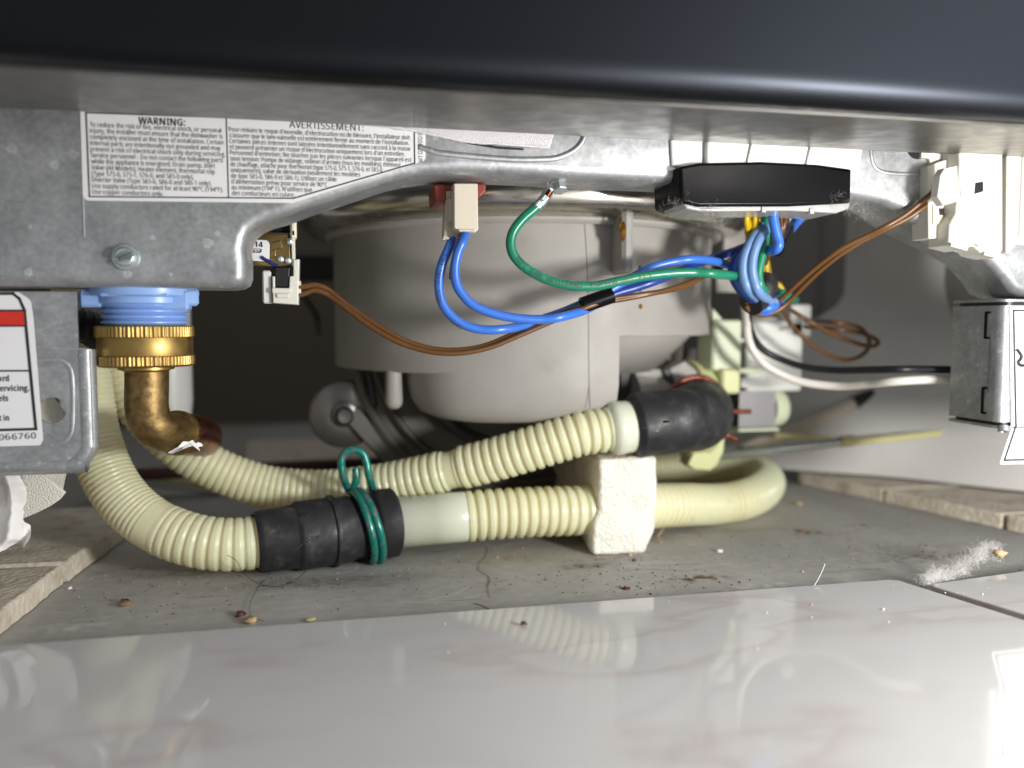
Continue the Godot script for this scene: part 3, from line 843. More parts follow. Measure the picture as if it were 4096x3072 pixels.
	rng.seed = 77
	for i in fo.size():
		var a: Vector2 = fo[i]
		var b: Vector2 = fo[(i + 1) % fo.size()]
		for k in 8: fp.append(a.lerp(b, k / 8.0) + Vector2(rng.randf_range(-1, 1), rng.randf_range(-1, 1)) * 0.00012)
	solo("felt_strip", plate_mesh(fp, 0.0012, 0.0007, 3, z_at(0.0020)), M.felt, "white felt strip under the door, overlapping the warning label's corner", "felt strip")

func ring_pts(c: Vector2, r: float, k: int) -> Array:
	var o := []
	for i in k: o.append(c + Vector2(cos(TAU * i / k), sin(TAU * i / k)) * r)
	return o

func frame_line(parent: Node3D, pts: Array, half: float, closed: bool, material: Material = null) -> void:
	var g := G.new()
	var m := pts.size()
	for i in (m if closed else m - 1):
		var a: Vector3 = pts[i]
		var b: Vector3 = pts[(i + 1) % m]
		var d := (b - a).normalized()
		var s := Vector3(-d.y, d.x, 0) * half
		a -= d * half; b += d * half
		var lift := Vector3(0, 0, 0.00002 * (i % 2))
		g.face([a + s + lift, b + s + lift, b - s + lift, a - s + lift], Vector3.BACK)
	part(parent, "printed_border", g.mesh(), material if material else M.ink)

func build_bracket() -> void:
	var t := thing("mounting_bracket", "galvanized bracket at lower left with red striped label and round hole", "bracket", Vector3(-0.1619, 0.0909, -0.0080))
	var xr: float = Vector2(-0.1479, 0.0746).x
	var xs: float = Vector2(-0.1517, 0.1068).x
	var ys: float = Vector2(-0.1499, 0.0985).y
	var yt: float = Vector2(-0.1609, 0.1179).y
	var by: float = Vector2(-0.1588, 0.0554).y
	var c: Vector2 = Vector2(-0.1608, 0.0770)
	var r: float = 0.00461
	# the outline is joined to the hole by a hairline slit from below
	var hole := []
	for k in 33:
		var a := -PI / 2 - 0.004 - (TAU - 0.008) * k / 32.0
		hole.append(c + Vector2(cos(a), sin(a)) * r)
	var out := [Vector2(-0.26, yt), Vector2(-0.26, by), Vector2(hole[0].x, by)]
	out.append_array(hole)
	out.append(Vector2(hole[-1].x, by))
	for k in 9:
		var a := -PI / 2 + PI / 2 * k / 8.0
		out.append(Vector2(xr - 0.0105 + cos(a) * 0.0105, by + 0.0105 + sin(a) * 0.0105))
	out.append_array([Vector2(xr, ys - 0.001), Vector2(xr - 0.001, ys), Vector2(xs, ys), Vector2(xs, yt)])
	part(t, "sheet", plate_mesh(out, 0.0012, 0.0, 1, z_at(-0.0085)), M.zinc)
	# rolled right and lower edge
	var g := G.new()
	var edge := [Vector3(xr - 0.0022, ys - 0.0005, -0.0112)]
	for k in 9:
		var a := PI / 2 * k / 8.0
		edge.append(Vector3(xr - 0.0105 + cos(a) * 0.0083, by + 0.0105 - sin(a) * 0.0083, -0.0112))
	edge.append(Vector3(-0.26, by + 0.0022, -0.0112))
	tube(g, smooth(edge, 0.002), PackedFloat32Array([0.0033]), 16)
	part(t, "rolled_edge", g.mesh(), M.zinc_bright)
	var g2 := G.new()
	tube(g2, smooth([Vector3(-0.1647, 0.0941, -0.0095), Vector3(-0.1594, 0.0947, -0.0095), Vector3(-0.1558, 0.0933, -0.0095), Vector3(-0.1543, 0.0902, -0.0095), Vector3(-0.1541, 0.0839, -0.0095), Vector3(-0.1544, 0.0749, -0.0095), Vector3(-0.1551, 0.0691, -0.0095), Vector3(-0.1572, 0.0660, -0.0095), Vector3(-0.1618, 0.0646, -0.0095)], 0.002), PackedFloat32Array([0.0013]), 10)
	part(t, "pressed_rim", g2.mesh(), M.zinc_bright)
	var lab := part(t, "warning_label", plate_mesh(rounded([Vector2(-0.2081, 0.1173), Vector2(-0.1694, 0.1176), Vector2(-0.1657, 0.1150), Vector2(-0.1651, 0.1084), Vector2(-0.1637, 0.0670), Vector2(-0.1646, 0.0651), Vector2(-0.2107, 0.0649)], [0, 0, 0.003, 0.002, 0.001, 0.001, 0], 4), 0.0002, 0, 1, z_at(-0.0076)), M.label, "white label with a red bar")
	frame_line(lab, [Vector3(-0.2081, 0.1166, -0.0074), Vector3(-0.1710, 0.1171, -0.0074), Vector3(-0.1691, 0.1154, -0.0074), Vector3(-0.1677, 0.1115, -0.0074), Vector3(-0.1657, 0.0708, -0.0074), Vector3(-0.2103, 0.0706, -0.0074)], 0.00045, false)
	frame_line(lab, [Vector3(-0.2093, 0.0912, -0.0074), Vector3(-0.1672, 0.0909, -0.0074)], 0.0003, false)
	part(lab, "red_bar", plate_mesh([Vector2(-0.2083, 0.1111), Vector2(-0.1680, 0.1112), Vector2(-0.1678, 0.1063), Vector2(-0.2086, 0.1062)], 0.0001, 0, 1, z_at(-0.0073)), M.red_ink)
	frame_line(lab, [Vector3(-0.2083, 0.1113, -0.0073), Vector3(-0.1678, 0.1114, -0.0073)], 0.0003, false)
	frame_line(lab, [Vector3(-0.2085, 0.1061, -0.0073), Vector3(-0.1676, 0.1062, -0.0073)], 0.0003, false)
	for e in [["ard", Vector3(-0.1768, 0.0874, -0.0074), Vector3(-0.1734, 0.0873, -0.0074)], ["ervicing.", Vector3(-0.1765, 0.0840, -0.0074), Vector3(-0.1672, 0.0839, -0.0074)], ["els", Vector3(-0.1770, 0.0806, -0.0074), Vector3(-0.1739, 0.0805, -0.0074)], ["t in", Vector3(-0.1770, 0.0739, -0.0074), Vector3(-0.1739, 0.0738, -0.0074)]]:
		letters(lab, e[0], e[1], Vector3.RIGHT, Vector3.UP, 0.00205, e[2].x - e[1].x, M.ink, true)
	letters(lab, "066760", Vector3(-0.1773, 0.0672, -0.0074), Vector3(1, 0.03, 0), Vector3.UP, 0.0021, Vector3(-0.1658, 0.0669, -0.0074).x - Vector3(-0.1773, 0.0672, -0.0074).x, M.ink, false, "text_line", true)

func build_junction_box() -> void:
	var t := thing("junction_box", "galvanized junction box with slotted side at the right edge", "junction box", Vector3(0.24, 0.07, 0.0))
	var yt: float = Vector3(0.2038, 0.1171, 0.0100).y
	var yb: float = Vector3(0.2070, 0.0632, 0.0100).y
	var plan := Transform3D(Basis(Vector3(1, 0, 0), Vector3(0, 0, -1), Vector3(0, 1, 0)), Vector3(0, yt - 0.0026, 0))
	var o := rounded([Vector2(0.2055, 0.0185), Vector2(0.2055, -0.0105), Vector2(0.36, -0.0105), Vector2(0.36, 0.0185)], [0.0005, 0.0042, 0.001, 0.001], 8)
	part(t, "casing", plate_mesh(o, yt - yb - 0.0052, 0.0, 1, plan), M.zinc_bright)
	var lid := rounded([Vector2(0.2050, 0.0195), Vector2(0.2050, -0.0110), Vector2(0.36, -0.0110), Vector2(0.36, 0.0195)], [0.003, 0.0045, 0.001, 0.001], 6)
	for e in [yt, yb + 0.0011]:
		var p2 := plan
		p2.origin.y = e
		part(t, "lid", plate_mesh(lid, 0.0011, 0.0002, 2, p2), M.zinc_bright)
	var core := rounded([Vector2(0.2070, 0.0175), Vector2(0.2070, -0.0095), Vector2(0.35, -0.0095), Vector2(0.35, 0.0175)], [0.003, 0.004, 0.001, 0.001], 4)
	var p3 := plan
	p3.origin.y = yt - 0.001
	part(t, "inner_box", plate_mesh(core, yt - yb - 0.002, 0.0, 1, p3), M.black)
	var zf := 0.0045
	var H := yt - yb
	for e in [[0.10, 0.30], [0.695, 0.893]]:
		part(t, "slot", box_mesh(Vector3(0.2053, yt - H * (e[0] + e[1]) / 2, 0.0012), Vector3(0.0008, H * (e[1] - e[0]), 0.0013), 0.0003), M.recess)
		for q in e: part(t, "slot", box_mesh(Vector3(0.2053, yt - H * q, 0.0021), Vector3(0.0008, 0.0009, 0.0030), 0.0003), M.recess)
	part(t, "overlap_seam", box_mesh(Vector3(0.20545, (yt + yb) / 2, 0.0040), Vector3(0.0005, (yt - yb) * 0.46, 0.0004), 0.0001), M.dark_plastic)
	var nut := lathe_mesh([Vector2(0.0001, 0), Vector2(0.0022, 0), Vector2(0.0022, 0.0022), Vector2(0.0014, 0.0024), Vector2(0.0012, 0.0012), Vector2(0.0001, 0.0012)], 18, axis(Vector3(0.2078, 0.0642, 0.0105), Vector3(0.2078, 0.0642, 0.0105) + Vector3(-0.2, -1, 0.3)))
	part(t, "curled_corner", nut, M.zinc_bright)
	var lab := part(t, "wiring_label", plate_mesh(rounded([Vector2(0.2077, 0.1142), Vector2(0.2348, 0.1143), Vector2(0.2387, 0.0477), Vector2(0.2061, 0.0483), Vector2(0.2112, 0.0634)], [0.0015, 0, 0, 0.0008, 0.003], 4), 0.00025, 0, 1, z_at(0.0110)), M.label, "white label hanging below the box")
	frame_line(lab, [Vector3(0.2347, 0.1124, 0.0112), Vector3(0.2096, 0.1123, 0.0112), Vector3(0.2133, 0.0643, 0.0112), Vector3(0.2084, 0.0500, 0.0112), Vector3(0.2384, 0.0496, 0.0112)], 0.0004, false)
	var g := G.new()
	tube(g, smooth([Vector3(0.2119, 0.0964, 0.0111), Vector3(0.2132, 0.0952, 0.0111), Vector3(0.2144, 0.0936, 0.0111), Vector3(0.2141, 0.0922, 0.0111), Vector3(0.2129, 0.0912, 0.0111), Vector3(0.2135, 0.0900, 0.0111), Vector3(0.2150, 0.0895, 0.0111), Vector3(0.2159, 0.0896, 0.0111)], 0.001), PackedFloat32Array([0.0007]), 6)
	part(lab, "wire_symbol", g.mesh(), M.ink)

func build_sump() -> void:
	var t := thing("sump", "grey plastic sump drum with a wide notch at its lower right", "sump", Vector3(0.04, 0.08, -0.16))
	var c := Vector3(0.04, 0.0, -0.16)
	var R := 0.105
	# outer drum wall: its lower rim steps up where the notch is
	var g := G.new()
	var top := 0.1575
	var ylo: float = Vector3(-0.0440, 0.0838, -0.1000).y
	var yno: float = Vector3(0.0723, 0.1008, -0.0580).y
	var an_cut := atan2(-0.0575 + 0.16, 0.0627 - 0.04)
	var ybo: float = Vector3(0.0289, 0.0600, -0.0600).y
	var a_left := atan2(-0.067 + 0.16, -0.0095 - 0.04)
	var ps := []
	var ns := []
	var steps := 110
	var angs := []
	for k in steps + 1: angs.append(-0.6 + (PI + 1.2) * k / steps)
	for a in [an_cut, a_left]:
		angs.append(a - 0.00001); angs.append(a + 0.00001)
	angs.sort()
	var inset := [0.026, 0.014, 0.006, 0.0018, 0.0, 0.0, 0.0]
	var rise := [-0.001, 0.001, 0.0045, 0.0105, 0.019, 0.0, 0.0]
	var down := [1.6, 1.4, 0.9, 0.4, 0.08, 0.0, 0.0]
	for y in 7:
		var pr := PackedVector3Array()
		var nr := PackedVector3Array()
		for a in angs:
			var d := Vector3(cos(a), 0, sin(a))
			var bowl: bool = a > an_cut and a < a_left
			var lo: float = ylo if a >= a_left else yno
			var yy: float = [lo, lo, lo, lo + 0.0004, lo + 0.0012, 0.13, top][y]
			var rr: float = [0.020, 0.0035, 0.0030, 0.0006, 0.0, 0.0, 0.0][y]
			if bowl:
				yy = (ybo + rise[y]) if y < 5 else yy
				rr = inset[y]
			pr.append(c + d * (R - rr) + Vector3.UP * yy)
			nr.append((d + Vector3.DOWN * (down[y] if bowl else [2.0, 2.0, 1.5, 0.8, 0.1, 0.0, 0.0][y])).normalized())
		ps.append(pr); ns.append(nr)
	g.rows(ps, ns, false)
	part(t, "drum_wall", g.mesh(), M.grey)
	# the wall that shows inside the notch, and the floor of the drum
	part(t, "inner_wall", lathe_mesh([Vector2(0.001, 0.0815), Vector2(0.076, 0.0815), Vector2(0.098, yno + 0.003), Vector2(0.098, 0.12)], 72, Transform3D(Basis(), c)), M.grey)
	# the bowl's rounded left side, and its flat right side
	var gb := G.new()
	var dl := Vector3(cos(a_left), 0, sin(a_left))
	var bc := c + dl * (R - 0.04)
	ps = []
	ns = []
	for y in 6:
		var pr := PackedVector3Array()
		var nr := PackedVector3Array()
		for k in 41:
			var a := a_left - 0.002 + 2.3 * k / 40.0
			var d := Vector3(cos(a), 0, sin(a))
			pr.append(bc + d * (0.04 - inset[y]) + Vector3.UP * (ybo + rise[y] if y < 5 else 0.10))
			nr.append((d + Vector3.DOWN * down[y]).normalized())
		ps.append(pr); ns.append(nr)
	gb.rows(ps, ns, false)
	part(t, "bowl", gb.mesh(), M.grey)
	var cutn := []
	for k in 5: cutn.append(c + Vector3(cos(an_cut), 0, sin(an_cut)) * (R - inset[4 - k]) + Vector3.UP * (ybo + rise[4 - k]))
	cutn.append(c + Vector3(cos(an_cut), 0, sin(an_cut)) * 0.03 + Vector3.UP * (ybo - 0.003))
	cutn.append(c + Vector3(cos(an_cut), 0, sin(an_cut)) * 0.03 + Vector3.UP * 0.104)
	cutn.append(c + Vector3(cos(an_cut), 0, sin(an_cut)) * (R - 0.0002) + Vector3.UP * 0.104)
	var gc := G.new()
	gc.face(cutn, Vector3(sin(an_cut), 0, -cos(an_cut)))
	part(t, "bowl_side", gc.mesh(), M.grey)
	# upright rib and finger boss
	var rb := G.new()
	var rx: float = Vector3(0.0607, 0.1438, -0.0500).x
	rbox(rb, Vector3(rx, (Vector3(0.0588, 0.1569, -0.0450).y + Vector3(0.0591, 0.1287, -0.0450).y) / 2, -0.0515), Vector3(0.0052, Vector3(0.0588, 0.1569, -0.0450).y - Vector3(0.0591, 0.1287, -0.0450).y, 0.021), 0.0016)
	part(t, "rib", rb.mesh(), M.grey)
	var fb := G.new()
	lathe(fb, [Vector2(0.0001, 0), Vector2(0.0022, 0.0004), Vector2(0.0037, 0.0018), Vector2(0.0042, 0.004), Vector2(0.0040, 0.010), Vector2(0.0036, 0.024)], 20, Transform3D(Basis(), Vector3(-0.0376, 0.0659, -0.0950)))
	part(t, "finger_boss", fb.mesh(), M.grey)
	# parting line down the drum and drops of dried glue
	var pl := []
	for k in 24:
		var s := k / 23.0
		var a: float = lerpf(an_cut + 0.10, an_cut + 0.135, sin(s * 2.2) * 0.6 + 0.4 * s)
		pl.append(Vector3(Vector3(0.0448, 0.1578, -0.0550).x + 0.0040 * s + 0.0006 * sin(s * 5.0), lerpf(0.154, 0.068, s), 0.0))
	for i in pl.size():
		var p: Vector3 = pl[i]
		var zz := c.z + sqrt(R * R - (p.x - c.x) * (p.x - c.x))
		if p.y < ybo + 0.008: zz -= 0.0009
		pl[i] = Vector3(p.x, p.y, zz)
	part(t, "parting_line", wire_mesh(pl, 0.00016, 6, 0.003), M.dark_plastic)
	for e in [[Vector3(0.0739, 0.1149, -0.0590), 0.0014, 0.9], [Vector3(0.0736, 0.1223, -0.0590), 0.0010, 1.3], [Vector3(0.0733, 0.1301, -0.0590), 0.0013, 3.0], [Vector3(0.0582, 0.1468, -0.0412), 0.0018, 2.4], [Vector3(0.0569, 0.1498, -0.0412), 0.0010, 3.0]]:
		var gg := G.new()
		var e0: Vector3 = e[0]
		var on_rib: bool = e0.z > -0.05
		if not on_rib: e0.z = c.z + sqrt(R * R - (e0.x - c.x) * (e0.x - c.x))
		var dome := axis(e0 - Vector3(0, 0, 0.0002), e0 + Vector3(0, 0, 1))
		dome.basis = dome.basis.scaled_local(Vector3(1, 0.6, 1))
		lathe(gg, [Vector2(0.0001, 0), Vector2(e[1], 0), Vector2(e[1] * 0.85, e[1] * 0.4), Vector2(e[1] * 0.5, e[1] * 0.65), Vector2(0.0001, e[1] * 0.75)], 14, Transform3D(Basis(Vector3.UP, 0).scaled(Vector3(0.8, e[2], 1)), e0) * Transform3D(dome.basis, Vector3.ZERO))
		part(t, "glue_drop", gg.mesh(), M.glue)
	# steel tub rim that the drum hangs from
	var s := thing("tub_rim", "shiny steel rim of the tub above the grey sump", "tub rim", Vector3(0.04, 0.155, -0.16))
	part(s, "rolled_rim", lathe_mesh([Vector2(0.1045, 0.1545), Vector2(0.112, 0.1535), Vector2(0.1185, 0.1550), Vector2(0.1222, 0.1585), Vector2(0.1236, 0.1630), Vector2(0.1225, 0.1675), Vector2(0.1190, 0.1715), Vector2(0.1165, 0.176), Vector2(0.1155, 0.185), Vector2(0.1155, 0.24)], 120, Transform3D(Basis(), c)), M.steel)
	part(s, "seal", lathe_mesh([Vector2(0.1040, 0.1515), Vector2(0.1085, 0.1512), Vector2(0.1100, 0.1526), Vector2(0.1100, 0.1545)], 96, Transform3D(Basis(), c)), M.grey)
	# wash pump behind, its round casing and clamp
	var p := thing("wash_pump", "dark round pump casing with a bolted lug under the sump's left", "pump", Vector3(0.02, 0.08, -0.15))
	var pc: Vector3 = Vector3(0.0339, 0.1018, -0.1300)
	var px := axis(pc, pc + Vector3.BACK)
	part(p, "outer_ring", lathe_mesh([Vector2(0.086, -0.05), Vector2(0.0925, -0.05), Vector2(0.0925, 0.0), Vector2(0.0905, 0.0015), Vector2(0.0885, 0.0), Vector2(0.0875, -0.004)], 96, px), M.grey_dark)
	part(p, "middle_ring", lathe_mesh([Vector2(0.070, -0.05), Vector2(0.0875, -0.004), Vector2(0.0835, -0.0035), Vector2(0.0825, 0.001), Vector2(0.0810, 0.002), Vector2(0.0795, 0.001), Vector2(0.0785, -0.005), Vector2(0.066, -0.006)], 96, px), M.grey_dark)
	part(p, "inner_ring", lathe_mesh([Vector2(0.050, -0.05), Vector2(0.066, -0.006), Vector2(0.064, 0.006), Vector2(0.0625, 0.0075), Vector2(0.0610, 0.006), Vector2(0.058, -0.002), Vector2(0.001, -0.002)], 96, px), M.grey_dark)
	var lc: Vector3 = Vector3(-0.0607, 0.0594, -0.1350)
	var lx := axis(lc, lc + Vector3(0.05, -0.1, 1))
	var lug := part(p, "lug", lathe_mesh([Vector2(0.001, -0.006), Vector2(0.0172, -0.006), Vector2(0.0180, -0.004), Vector2(0.0180, -0.001), Vector2(0.0168, 0.0), Vector2(0.0075, -0.0003), Vector2(0.001, -0.0003)], 48, lx), M.steel_dull)
	part(lug, "lug_arm", box_mesh(lc + Vector3(0.014, 0.012, -0.006), Vector3(0.020, 0.014, 0.006), 0.001, Basis(Vector3.BACK, 0.6)), M.steel_dull)
	part(lug, "clamp_strap", box_mesh(Vector3(-0.0445, 0.0456, -0.1360), Vector3(0.040, 0.0105, 0.006), 0.001, Basis(Vector3.BACK, -0.86)), M.steel_dull)
	part(lug, "clamp_strap", box_mesh(Vector3(-0.0471, 0.0732, -0.1360), Vector3(0.004, 0.020, 0.008), 0.001, Basis(Vector3.BACK, 0.18)), M.black)
	part(lug, "bolt", lathe_mesh([Vector2(0.001, 0), Vector2(0.0068, 0), Vector2(0.0066, 0.0012), Vector2(0.0050, 0.0018), Vector2(0.0048, 0.0040), Vector2(0.0036, 0.0052), Vector2(0.0033, 0.0046), Vector2(0.0001, 0.0044)], 30, lx), M.steel_dull)

# a corrugated hose; keys = [fraction of the length, radius, pitch, depth of the grooves]
func hose_mesh(pts: Array, keys: Array, seg := 28) -> ArrayMesh:
	var path := smooth(pts, 0.00042)
	var rad := PackedFloat32Array()
	var ph := 0.0
	for i in path.size():
		var s := float(i) / (path.size() - 1)
		var k := 0
		while k < keys.size() - 2 and keys[k + 1][0] <= s: k += 1
		var w := clampf((s - keys[k][0]) / maxf(keys[k + 1][0] - keys[k][0], 1e-6), 0, 1)
		var R := lerpf(keys[k][1], keys[k + 1][1], w)
		var pitch := lerpf(keys[k][2], keys[k + 1][2], w)
		var dep := lerpf(keys[k][3], keys[k + 1][3], w)
		if i > 0: ph += path[i].distance_to(path[i - 1]) / pitch
		var u := absf(fposmod(ph, 1.0) - 0.5) * 2.0       # 0 on a crest, 1 in a groove
		rad.append(R - dep * smoothstep(0.42, 0.98, u))
	var g := G.new()
	tube(g, path, rad, seg)
	return g.mesh()

func build_hoses() -> void:
	var a := thing("drain_hose", "pale yellow ribbed hose curving down at left into the black coupling", "hose", Vector3(-0.14, 0, -0.06), "corrugated drain hoses")
	part(a, "ribbed_tube", hose_mesh([Vector3(-0.0825, 0.0151, -0.0610), Vector3(-0.0991, 0.0140, -0.0578), Vector3(-0.1125, 0.0142, -0.0570), Vector3(-0.1257, 0.0166, -0.0590), Vector3(-0.1382, 0.0212, -0.0630), Vector3(-0.1485, 0.0279, -0.0670), Vector3(-0.1566, 0.0366, -0.0710), Vector3(-0.1627, 0.0476, -0.0750), Vector3(-0.1669, 0.0613, -0.0780), Vector3(-0.1692, 0.0771, -0.0800), Vector3(-0.1705, 0.0910, -0.0810), Vector3(-0.1713, 0.1068, -0.0820), Vector3(-0.1715, 0.1264, -0.0820)], [[0.0, 0.0112, 0.0043, 0.0007], [0.2, 0.0112, 0.0043, 0.0008], [0.31, 0.0111, 0.0034, 0.0005], [0.325, 0.0108, 0.004, 0.0], [0.35, 0.0108, 0.004, 0.0], [0.36, 0.0109, 0.0022, 0.0005], [1.0, 0.0106, 0.0023, 0.0005]]), M.hose)
	var b := thing("drain_hose", "pale yellow ribbed hose rising from behind the brass elbow to the rubber elbow", "hose", Vector3(0.0, 0.03, -0.09), "corrugated drain hoses")
	part(b, "ribbed_tube", hose_mesh([Vector3(0.0608, 0.0587, -0.0585), Vector3(0.0529, 0.0575, -0.0590), Vector3(0.0443, 0.0561, -0.0600), Vector3(0.0239, 0.0494, -0.0660), Vector3(0.0035, 0.0426, -0.0740), Vector3(-0.0173, 0.0367, -0.0820), Vector3(-0.0321, 0.0328, -0.0880), Vector3(-0.0493, 0.0292, -0.0940), Vector3(-0.0711, 0.0267, -0.1000), Vector3(-0.0928, 0.0280, -0.1040), Vector3(-0.1098, 0.0329, -0.1050), Vector3(-0.1263, 0.0413, -0.1050), Vector3(-0.1384, 0.0505, -0.1050), Vector3(-0.1492, 0.0621, -0.1050), Vector3(-0.1567, 0.0744, -0.1050), Vector3(-0.1606, 0.0877, -0.1050), Vector3(-0.1629, 0.1004, -0.1050), Vector3(-0.1643, 0.1194, -0.1050)], [[0.0, 0.0104, 0.0044, 0.0013], [0.255, 0.0103, 0.0044, 0.0014], [0.262, 0.0088, 0.0044, 0.0], [0.278, 0.0088, 0.0044, 0.0], [0.283, 0.0102, 0.0044, 0.0012], [0.4, 0.0102, 0.0036, 0.0008], [1.0, 0.0104, 0.0032, 0.0006]]), M.hose)
	part(b, "cuff", lathe_mesh([Vector2(0.0085, -0.0012), Vector2(0.0104, 0.0), Vector2(0.0121, 0.0016), Vector2(0.0125, 0.003), Vector2(0.0124, 0.0065), Vector2(0.0122, 0.0068), Vector2(0.0122, 0.022)], 48, axis(Vector3(0.0583, 0.0583, -0.0585), Vector3(0.0774, 0.0603, -0.0580))), M.cuff, "smooth pale cuff")
	var c := thing("drain_hose", "pale yellow ribbed hose running from the black coupling through the foam and looping back", "hose", Vector3(0.06, 0, -0.07), "corrugated drain hoses")
	part(c, "cuff", lathe_mesh([Vector2(0.0110, -0.012), Vector2(0.01145, 0.0), Vector2(0.01145, 0.005), Vector2(0.0116, 0.0052), Vector2(0.0115, 0.010), Vector2(0.01165, 0.0102), Vector2(0.0115, 0.0150), Vector2(0.01165, 0.0152), Vector2(0.0115, 0.0200), Vector2(0.01165, 0.0202), Vector2(0.0115, 0.0345), Vector2(0.0108, 0.0358), Vector2(0.0095, 0.0360)], 48, axis(Vector3(-0.0413, 0.0160, -0.0722), Vector3(-0.0054, 0.0178, -0.0710))), M.cuff, "smooth pale cuff")
	part(c, "ribbed_tube", hose_mesh([Vector3(-0.0069, 0.0176, -0.0710), Vector3(0.0050, 0.0183, -0.0702), Vector3(0.0247, 0.0187, -0.0692), Vector3(0.0497, 0.0183, -0.0695), Vector3(0.0695, 0.0177, -0.0730), Vector3(0.0915, 0.0163, -0.0800), Vector3(0.1090, 0.0147, -0.0860), Vector3(0.1328, 0.0106, -0.1007), Vector3(0.1506, 0.0106, -0.1064), Vector3(0.1710, 0.0106, -0.1236), Vector3(0.1908, 0.0106, -0.1503), Vector3(0.2001, 0.0106, -0.1768), Vector3(0.1920, 0.0106, -0.1957), Vector3(0.1695, 0.0106, -0.2077), Vector3(0.1404, 0.0106, -0.2175)], [[0.0, 0.0118, 0.0046, 0.0016], [0.2, 0.0118, 0.0046, 0.0013], [0.24, 0.0114, 0.0040, 0.0006], [0.40, 0.0109, 0.0031, 0.0015], [1.0, 0.0107, 0.0031, 0.0015]]), M.hose)
	# black rubber coupling on the floor
	var k := thing("hose_coupling", "black rubber coupling joining two pale hoses on the floor", "hose coupling", Vector3(-0.0710, 0.0000, -0.0633))
	var ka := axis(Vector3(-0.0991, 0.0143, -0.0574), Vector3(-0.0398, 0.0163, -0.0727))
	var L: float = Vector3(-0.0991, 0.0143, -0.0574).distance_to(Vector3(-0.0398, 0.0163, -0.0727))
	part(k, "sleeve", lathe_mesh([Vector2(0.0108, 0.001), Vector2(0.0120, -0.0004), Vector2(0.0130, 0.0006), Vector2(0.0134, 0.0025), Vector2(0.0137, L * 0.255), Vector2(0.0141, L * 0.27), Vector2(0.0150, L * 0.285), Vector2(0.0150, L * 0.30), Vector2(0.0149, L * 0.5), Vector2(0.0148, L * 0.515), Vector2(0.0158, L * 0.522), Vector2(0.0160, L * 0.535), Vector2(0.0158, L * 0.552), Vector2(0.0148, L * 0.558), Vector2(0.0147, L * 0.66), Vector2(0.0138, L * 0.68), Vector2(0.0138, L * 0.83), Vector2(0.0150, L * 0.845), Vector2(0.0156, L * 0.86), Vector2(0.0158, L * 0.99), Vector2(0.0152, L), Vector2(0.0117, L), Vector2(0.0116, L - 0.006)], 64, ka), M.rubber)
	for e in [["TPV", 0.27, 0.80, 0.0018], ["IARMO", 0.30, 0.40, 0.0011], ["FSP", 0.30, 0.02, 0.0026]]:
		var side := ka.basis * Vector3(0, 0, 1)
		var fwd := Vector3(0, 0, 1)
		fwd = (fwd - ka.basis.y * ka.basis.y.dot(fwd)).normalized()
		var upv := ka.basis.y.cross(fwd) * -1.0
		if upv.y < 0: upv = -upv
		var dir := (fwd * cos(e[2]) + upv * sin(e[2])).normalized()
		letters(k.get_node("sleeve"), e[0], ka.origin + ka.basis.y * L * e[1] + dir * 0.0151, ka.basis.y, ka.basis.y.cross(dir) * (1.0 if (ka.basis.y.cross(dir)).y > 0 else -1.0), e[3], 0.0, M.black, true, "moulded_mark")
	# green spring clamp round it: two turns of wire, a stub and a bent ear
	var sc := thing("spring_clamp", "worn green wire spring clamp squeezed round the black coupling", "hose clamp", Vector3(-0.0520, 0.0000, -0.0593))
	var loop := []
	var fw := Vector3(0, 0, 1)
	fw = (fw - ka.basis.y * ka.basis.y.dot(fw)).normalized()
	var uv := ka.basis.y.cross(fw)
	if uv.y < 0: uv = -uv
	for i in 49:
		var an := -0.25 + (TAU * 1.93) * i / 48.0
		var f := 0.735 + 0.062 * smoothstep(0.3, 0.7, i / 48.0)
		loop.append(ka.origin + ka.basis.y * L * (f + 0.045 * cos(an + PI) + 0.02) + (uv * cos(an) + fw * sin(an)) * 0.0162)
	var stub: Vector3 = Vector3(-0.0566, 0.0420, -0.0710)
	var ear := [loop[0] + Vector3(0, 0.001, 0), stub + Vector3(0, -0.004, 0), stub]
	var all := [stub, stub + Vector3(0.0003, -0.005, 0.0002)]
	all.append_array(loop)
	part(sc, "spring_wire", wire_mesh(all, 0.00175, 14, 0.0012), M.teal)
	part(sc, "bent_ear", wire_mesh([Vector3(-0.0590, 0.0310, -0.0740), Vector3(-0.0604, 0.0336, -0.0720), Vector3(-0.0620, 0.0390, -0.0680), Vector3(-0.0629, 0.0454, -0.0670), Vector3(-0.0621, 0.0487, -0.0670), Vector3(-0.0598, 0.0507, -0.0670), Vector3(-0.0566, 0.0510, -0.0670), Vector3(-0.0534, 0.0493, -0.0670), Vector3(-0.0518, 0.0450, -0.0670), Vector3(-0.0510, 0.0398, -0.0670), Vector3(-0.0496, 0.0348, -0.0700), Vector3(-0.0487, 0.0297, -0.0780)], 0.00175, 12, 0.001), M.teal)
	# rubber elbow and its clamp
	var el := thing("rubber_elbow", "black rubber elbow joining the upper hose to the drain pump", "hose elbow", Vector3(0.0922, 0.0499, -0.0600))
	var ep := smooth([Vector3(0.0687, 0.0594, -0.0580), Vector3(0.0774, 0.0603, -0.0580), Vector3(0.0866, 0.0611, -0.0580), Vector3(0.0944, 0.0617, -0.0590), Vector3(0.1020, 0.0618, -0.0640), Vector3(0.1102, 0.0616, -0.0740), Vector3(0.1189, 0.0616, -0.0900), Vector3(0.1282, 0.0613, -0.1100), Vector3(0.1346, 0.0612, -0.1250)], 0.0008)
	var er := PackedFloat32Array()
	var l1: float = Vector3(0.0687, 0.0594, -0.0580).distance_to(Vector3(0.0939, 0.0615, -0.0590)) / 0.0008
